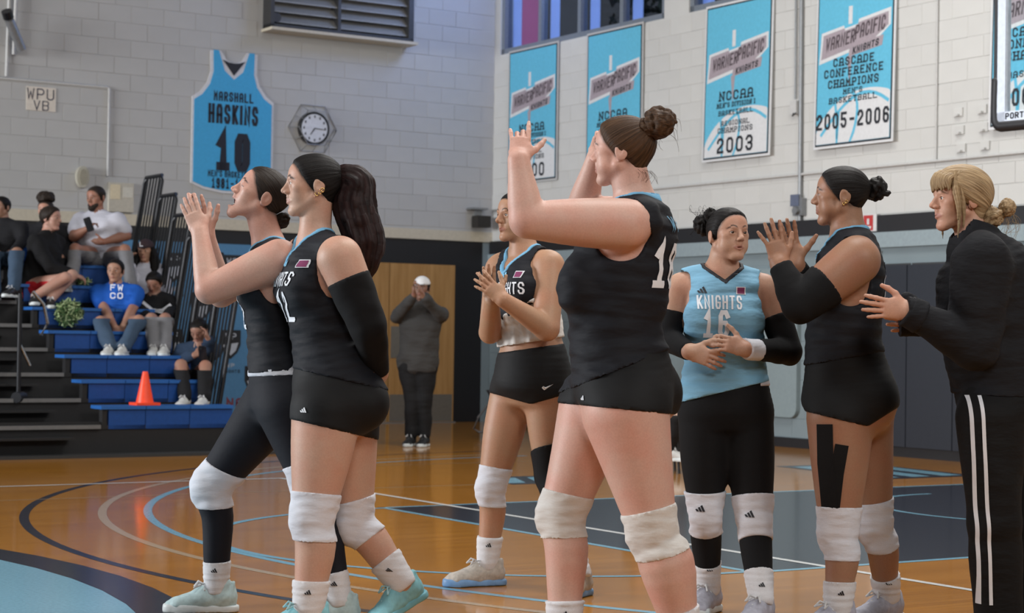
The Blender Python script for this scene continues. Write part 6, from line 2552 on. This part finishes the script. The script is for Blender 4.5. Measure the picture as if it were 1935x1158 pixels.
def phone(label, c, right, up):
    o = empty('phone', c)
    tag(o, label, 'phone')
    r, u = unit(right), unit(up)
    u = unit(u - r * (u @ r))
    fr = (np.asarray(c, float), r, u)
    n_ = np.cross(r, u)
    b = .010
    pts = [(-.037 + b, -.075), (.037 - b, -.075), (.037, -.075 + b), (.037, .075 - b), (.037 - b, .075), (-.037 + b, .075), (-.037, .075 - b), (-.037, -.075 + b)]
    reparent(slab('phone_body', pts, fr, .009, flat('phone_black', (.015, .015, .018), .3)), o)
    reparent(slab('phone_screen', [(x * .9, y * .94) for x, y in pts], (np.asarray(c, float), -r, u), .001, flat('phone_glass', (.03, .035, .05), .1)), o)
    reparent(slab('camera_bump', rect(.026, .026, -.015, .05), fr, .003, flat('phone_lens', (.03, .03, .03), .2), z=.009), o)
    return o


def crowd():
    DK = (.011, .011, .013)
    m_black = cloth('spectator_black_cloth', DK, .85, .5)
    m_hood = cloth('black_hoodie', (.008, .008, .009), .9, .5)
    m_jean = cloth('blue_denim', (.045, .075, .12), .85, .5)
    m_wtee = cloth('white_tee', (.52, .52, .58), .85, .5, var=.04)
    m_grey = cloth('grey_sweatpants', (.19, .19, .20), .9, .5)
    m_blue = cloth('royal_blue_tee', (.010, .09, .42), .8, .5)
    m_navy = cloth('navy_hoodie', (.022, .040, .075), .85, .5)
    m_red = cloth('red_shorts', (.42, .012, .018), .8, .4)
    m_dgrey = cloth('dark_grey_fleece', (.048, .047, .046), .9, .5)
    m_dpant = cloth('black_trousers', (.010, .010, .011), .85, .4)
    M_SHB = flat('black_shoe', (.015, .015, .016), .5)
    M_SHW = flat('white_shoe', (.50, .50, .48), .6)
    rest = lambda cu=.5: (-Y_ * .2 - UP, X_, -X_, cu)
    # man in dark grey fleece and white cap clapping by the double door
    D = 18.8
    P = onlooker('man in white cap and grey fleece clapping in front of the wooden door', D, 82, (797, 545, 0), (789, 695, .05), yaw=78, tone=(.22, .125, .085), nm='h', sh=.20, girth=1.08,
                 arms={'R': ((748, 600, -.05), (782, 558, -.26), (UP - X_ * .1, X_, -Y_, .3)), 'L': ((836, 598, -.05), (800, 560, -.26), (UP - X_ * .3, -X_, -Y_, .3))},
                 legs={'R': ((779, 755, 0), (777, 823, .0)), 'L': ((803, 755, 0), (803, 823, .0))}, top=m_dgrey, pants=m_dpant, shoe=M_SHB, shoe_dir=(-.25, -1), hair=HAIR_BLK, shoe_z=(0, 0))
    q = P.hq
    cap_on(P, flat('white_cap', (.62, .62, .62), .8))
    # man in white tee with phone
    u = 18.95
    D = depth_u(195, 490, u)
    P = onlooker('bearded man in white tee and grey sweatpants holding a phone on the bleachers', D, 70, (181, 374, 0), (197, 492, .05), yaw=62, pitch=-8, tone=(.30, .155, .105), nm='s4', sh=.22, girth=1.30, H=.25, chestF=.03,
                 arms={'R': ((140, 447, -.15), (165, 432, -.30), (X_ * .6 + UP * .5, X_, UP, .8)), 'L': ((238, 445, -.1), (196, 457, -.33), (-X_, Y_, UP, .4))},
                 legs={'R': ((142, 470, -.50), (134, 535, -.72)), 'L': ((236, 472, -.50), (248, 540, -.72))}, top=m_wtee, sleeve='short', pants=m_grey, shoe=M_SHW, hair=HAIR_DKB,
                 hair_kw=dict(thick=.02, pole=(-.1, 0, .5)))
    beard = Fld()
    qq = P.hq
    beard.cap(qq(.20, -.16, -.28), qq(.30, 0, -.40), .10 * P.hH, .13 * P.hH, .02)
    beard.cap(qq(.30, 0, -.40), qq(.20, .16, -.28), .13 * P.hH, .10 * P.hH, .02)
    lo, hi = beard.box()
    V, Q = polygonize(lambda Pt, mg: np.maximum(beard.ev(Pt, mg), -(np.linalg.norm(Pt - qq(.46, 0, -.20).astype(np.float32), axis=1) - .15 * P.hH)), lo, hi, .007)
    np_mesh('beard', V, Q, HAIR_DKB, P.root)
    phone('black phone held up by the bearded man in the white tee', P.p(168, 424, -.36), X_ * .8 + UP * .3, UP - X_ * .3)
    # boy in hoodie facing right
    D = depth_u(75, 530, 18.5)
    P = onlooker('boy in black hoodie and red shorts turned right on the bleachers', D, 160, (97, 413, .05), (66, 548, .05), yaw=165, tone=(.42, .25, .19), nm='s3', sh=.19, girth=1.15, H=.235,
                 arms={'R': ((95, 505, -.20), (138, 520, -.12), (X_ - UP * .3, -UP, Y_, .4)), 'L': ((85, 500, .2), (140, 518, .05), (X_ - UP * .3, -UP, -Y_, .4))},
                 legs={'R': ((124, 525, -.34), (66, 560, -.46)), 'L': ((136, 520, -.16), (96, 566, -.40))}, top=m_hood, pants=m_red, pant_len='short', shoe=M_SHB, shoe_dir=(.2, -1), hair=HAIR_DKB, hair_kw=dict(thick=.07, pole=(-.1, 0, .5)))
    # woman with curly top knot behind the boy
    D = depth_u(95, 470, 19.25)
    P = onlooker('spectator with curly top knot and black jacket behind the hooded boy', D, 80, (86, 398, 0), (98, 505, 0), yaw=84, tone=(.42, .25, .18), nm='s2', sh=.18,
                 arms={'R': ((62, 470, -.1), (70, 500, -.3), rest()), 'L': ((128, 465, -.1), (112, 500, -.3), rest())}, legs={'R': ((80, 490, -.5), (80, 540, -.72)), 'L': ((112, 490, -.5), (115, 540, -.72))},
                 top=m_black, pants=m_dpant, shoe=M_SHB, hair=HAIR_DKB)
    P.bun(P.hq(.0, 0, .60), .095, HAIR_DKB, 51, loops=12, h=.009, name='curly_top_knot', squash=.75)
    # man cut by the left edge
    D = depth_u(10, 470, 18.95)
    onlooker('spectator in black jacket and jeans cut off by the left edge', D, 75, (2, 392, 0), (8, 492, .05), yaw=60, tone=(.30, .175, .12), nm='s1', sh=.19, girth=1.1,
             arms={'R': ((-30, 455, -.1), (-10, 480, -.3), rest()), 'L': ((45, 452, -.1), (25, 480, -.3), rest())}, legs={'R': ((-15, 480, -.5), (-10, 550, -.72)), 'L': ((32, 478, -.5), (26, 545, -.72))},
             top=m_black, pants=m_jean, shoe=M_SHB, hair=HAIR_BLK, hair_kw=dict(thick=.03))
    # woman with cap, white shirt and long black hair
    D = depth_u(280, 530, 18.55)
    P = onlooker('woman in dark cap and white shirt with long black hair behind the child', D, 82, (275, 474, 0), (284, 580, .05), yaw=80, pitch=-4, tone=(.40, .23, .155), nm='s5', sh=.17,
                 arms={'R': ((250, 530, -.05), (248, 500, -.25), (UP, X_, -X_, .6)), 'L': ((312, 545, -.1), (318, 560, -.28), rest())}, legs={'R': ((262, 565, -.45), (264, 600, -.55)), 'L': ((310, 565, -.45), (312, 600, -.55))},
                 top=m_wtee, pants=m_jean, shoe=M_SHB, hair=HAIR_BLK)
    cap_on(P, flat('maroon_black_cap', (.035, .018, .022), .8))
    letter_on('lettering', 'L', (P.hq(.40, 0, .32), P.hL, P.hU), 0, 0, .045, .035, M_PRINT_W, P.root, z=.03)
    for sg in (1, -1):
        P.lock('hair_fall', [P.hq(-.1, .30 * sg, .1), P.hq(.0, .42 * sg, -.35), P.hq(.1, .48 * sg, -.8), P.hq(.15, .46 * sg, -1.25), P.hq(.15, .42 * sg, -1.6)], [.03, .05, .05, .045, .01], HAIR_BLK, h=.009, grooves=.06)
    # woman in blue tee
    D = depth_u(222, 600, 18.02)
    P = onlooker('smiling woman in royal blue tee and jeans sitting with joined hands', D, 84, (218, 512, -.05), (224, 618, .08), yaw=84, tone=(.36, .20, .135), nm='s6', sh=.19, girth=1.15, H=.235,
                 arms={'R': ((196, 580, -.12), (217, 618, -.55), (UP * -1 + X_ * .3, Y_, X_, .4)), 'L': ((252, 580, -.12), (233, 616, -.55), (UP * -1 - X_ * .3, Y_, -X_, .4))},
                 legs={'R': ((190, 608, -.60), (208, 656, -.88)), 'L': ((262, 606, -.60), (234, 656, -.88))}, top=m_blue, sleeve='short', pants=m_jean, shoe=M_SHW, hair=HAIR_BLK, hair_kw=dict(thick=.035))
    V, Q = LETTERS('BE', .055, .05, .03)
    fr = (P.p(222, 553, -.25), P.L, UP)
    letter_on('lettering', 'FW', (P.p(222, 550, -.155), P.L, UP), 0, .035, .06, .055, M_PRINT_W, P.root, z=.03)
    letter_on('lettering', 'CO', (P.p(222, 550, -.155), P.L, UP), 0, -.045, .06, .055, M_PRINT_W, P.root, z=.03)
    # child
    D = depth_u(295, 600, 18.05)
    P = onlooker('child in black sweater and grey pants looking down beside the woman in blue', D, 88, (291, 535, -.1), (296, 615, .06), yaw=84, pitch=-28, tone=(.30, .17, .12), nm='s7', sh=.155, H=.215, girth=.95,
                 arms={'R': ((266, 585, -.1), (280, 600, -.3), rest()), 'L': ((326, 582, -.1), (315, 598, -.3), rest())}, legs={'R': ((286, 602, -.55), (292, 656, -.88)), 'L': ((312, 602, -.55), (312, 656, -.88))},
                 top=m_black, pants=m_grey, shoe=M_SHW, hair=HAIR_BLK, hair_kw=dict(thick=.06, pole=(-.1, 0, .5)))
    for pts in ([(-.13, .05), (-.03, -.03), (.06, -.02), (.13, .03)], [(-.10, -.05), (-.02, -.02), (.05, -.04)]):
        V, Q = stroke_poly(pts, .03, .02)
        fr = (P.p(296, 582, -.17), P.L, UP)
        np_mesh('sweater_print', [fr[0] + x * fr[1] + y * fr[2] for x, y in V], Q, M_PRINT_W, P.root, smooth=False)
    # woman in navy hoodie with phone
    D = depth_u(362, 690, 17.12)
    P = onlooker('woman in navy hoodie and black pants reading a phone above the lowest row', D, 80, (376, 625, -.12), (362, 712, .08), yaw=75, pitch=-30, tone=(.30, .17, .12), nm='s8', sh=.17,
                 arms={'R': ((340, 680, -.1), (366, 672, -.40), (X_ + UP * .4, -Y_ + UP, UP, .7)), 'L': ((398, 672, -.12), (394, 642, -.30), (UP - X_ * .3, -X_, -Y_, .4))},
                 legs={'R': ((342, 690, -.55), (350, 752, -.84)), 'L': ((388, 692, -.55), (386, 752, -.84))}, top=m_navy, pants=m_dpant, shoe=M_SHW, hair=HAIR_BLK)
    phone('phone in the lap of the woman in the navy hoodie', P.p(383, 666, -.50), X_, UP * .8 - Y_ * .5)
    # green pom-poms
    mg = flat('green_foil_strip', (.06, .13, .045), .4, var=.4, scale=40)
    mg2 = flat('pale_green_foil_strip', (.32, .40, .20), .4, var=.3, scale=40)
    for lab, c, R_, n in (('green and white pom-pom hanging over the fifth seat row', G(17.80, 6.20, 1.27), (.14, .10, .13), 420), ('small green pom-pom lying on the seat behind the hooded boy', G(18.45, 6.50, 1.60), (.15, .10, .035), 160)):
        o = empty('pom_pom', c)
        tag(o, lab, 'pom-pom')
        rs = np.random.RandomState(n)
        for mt, k in ((mg, 0), (mg2, 1)):
            VV, FF = [], []
            for i in range(n):
                d = rs.normal(size=3)
                p = c + unit(d) * np.array(R_) * rs.uniform(.5, 1)
                a, b = unit(rs.normal(size=3)) * .032, unit(rs.normal(size=3)) * .007
                q0 = len(VV)
                VV += [p - a - b, p + a - b, p + a + b, p - a + b]
                FF.append((q0, q0 + 1, q0 + 2, q0 + 3))
            s_ = reparent(np_mesh('strips', VV, FF, mt, smooth=False), o)
            s_['kind'] = 'stuff'
        reparent(gbox('core', (c @ D1) - .03, (c @ D1) + .03, (c @ D2) - .05, (c @ D2) + .05, c[2] - .03, c[2] + .03, mg), o)
    # people glimpsed behind the players: someone seated against the grey wall
    P = onlooker('seated person in black glimpsed between number 18 and number 16', 15.6, 150, (1215, 690, 0), (1232, 800, .05), yaw=120, tone=(.45, .28, .2), nm='s9', sh=.18,
                 arms={'R': ((1235, 770, -.1), (1262, 790, -.1), rest()), 'L': ((1240, 765, .2), (1268, 788, .1), rest())}, legs={'R': ((1276, 792, -.15), (1262, 850, -.1)), 'L': ((1284, 770, .1), (1290, 848, .1))},
                 top=m_black, pants=m_dpant, shoe=M_SHW, hair=HAIR_BLK)
    st = empty('folding_chair', P.p(1232, 850, .05) * np.array([1, 1, 0]))
    tag(st, 'black folding chair under the glimpsed seated person', 'chair')
    c0 = P.p(1235, 822, .05)
    mk = flat('chair_black', (.012, .012, .013), .5)
    for (dx, dy) in ((-.18, -.18), (.18, -.18), (.18, .18), (-.18, .18)):
        reparent(rod('leg', [c0 + np.array([dx, dy, 0]), np.array([c0[0] + dx * 1.1, c0[1] + dy * 1.1, 0])], .011, mk), st)
    reparent(new_obj('seat', quadbox(c0, X_ * .21, Y_ * .21, UP * .015), BOXF, mk), st)
    reparent(new_obj('backrest', quadbox(c0 + np.array([-.22, 0, .36]), X_ * .012, Y_ * .2, UP * .1), BOXF, mk), st)
    for y in (-.19, .19):
        reparent(rod('back_post', [c0 + np.array([-.2, y, 0]), c0 + np.array([-.23, y, .46])], .011, mk), st)
    # dark sports bag with loose straps by the black door jamb
    b0 = at(948, 790, 20.6)
    b = empty('backpack', (b0[0], b0[1], 0))
    tag(b, 'dark sports backpack with hanging straps behind the clapping player by the wall', 'bag')
    f = Fld()
    base = np.array([b0[0], b0[1], 0])
    f.cap(base + UP * .12, base + UP * .34, (.19, .13), (.16, .11), .02, u=X_, cf=.6)
    f.cap(base + np.array([0, -.12, .12]), base + np.array([0, -.12, .22]), (.13, .06), (.12, .05), .03, u=X_)
    lo, hi = f.box()
    V, Q = polygonize(lambda Pt, mg: np.maximum(f.ev(Pt, mg), -Pt[:, 2]), lo, hi, .012)
    reparent(np_mesh('bag_body', V, Q, cloth('bag_nylon', (.016, .017, .022), .7, .5)), b)
    ms = flat('strap_grey', (.11, .11, .115), .7)
    reparent(rod('strap', [base + np.array([-.14, -.05, .38]), base + np.array([-.26, -.06, .22]), base + np.array([-.30, -.06, .10]), base + np.array([-.24, -.06, .06]), base + np.array([-.12, -.06, .09])], .012, ms), b)
    reparent(rod('handle', [base + np.array([-.02, 0, .44]), base + np.array([-.10, 0, .53]), base + np.array([-.16, 0, .52]), base + np.array([-.10, 0, .42])], .016, flat('strap_black', (.012, .012, .014), .7)), b)


def cap_on(P, mat):
    q, H = P.hq, P.hH
    f = Fld()
    f.ell(q(-.05, 0, .16), [P.hF, P.hL, P.hU], [.46 * H, .375 * H, .40 * H], 0)
    cutp_ = plane(q(0, 0, .17), -(P.hU * .97 + P.hF * .12))
    lo, hi = f.box()
    V, Q = polygonize(lambda Pt, mg: smax(f.ev(Pt, mg), cutp_(Pt), .01), lo, hi, .008)
    c = np_mesh('cap', V, Q, mat, P.root, sharp=.9)
    b = Fld()
    b.cap(q(.30, 0, .20), q(.62, 0, .155), (.27 * H, .025 * H), (.20 * H, .018 * H), .01, u=P.hL)
    lo, hi = b.box()
    V, Q = polygonize(b.ev, lo, hi, .007)
    np_mesh('cap_brim', V, Q, mat, c)
    return c

for _f in (player_a, player_b, player_c, player_d, player_e, player_f, coach):
    _f()
crowd()
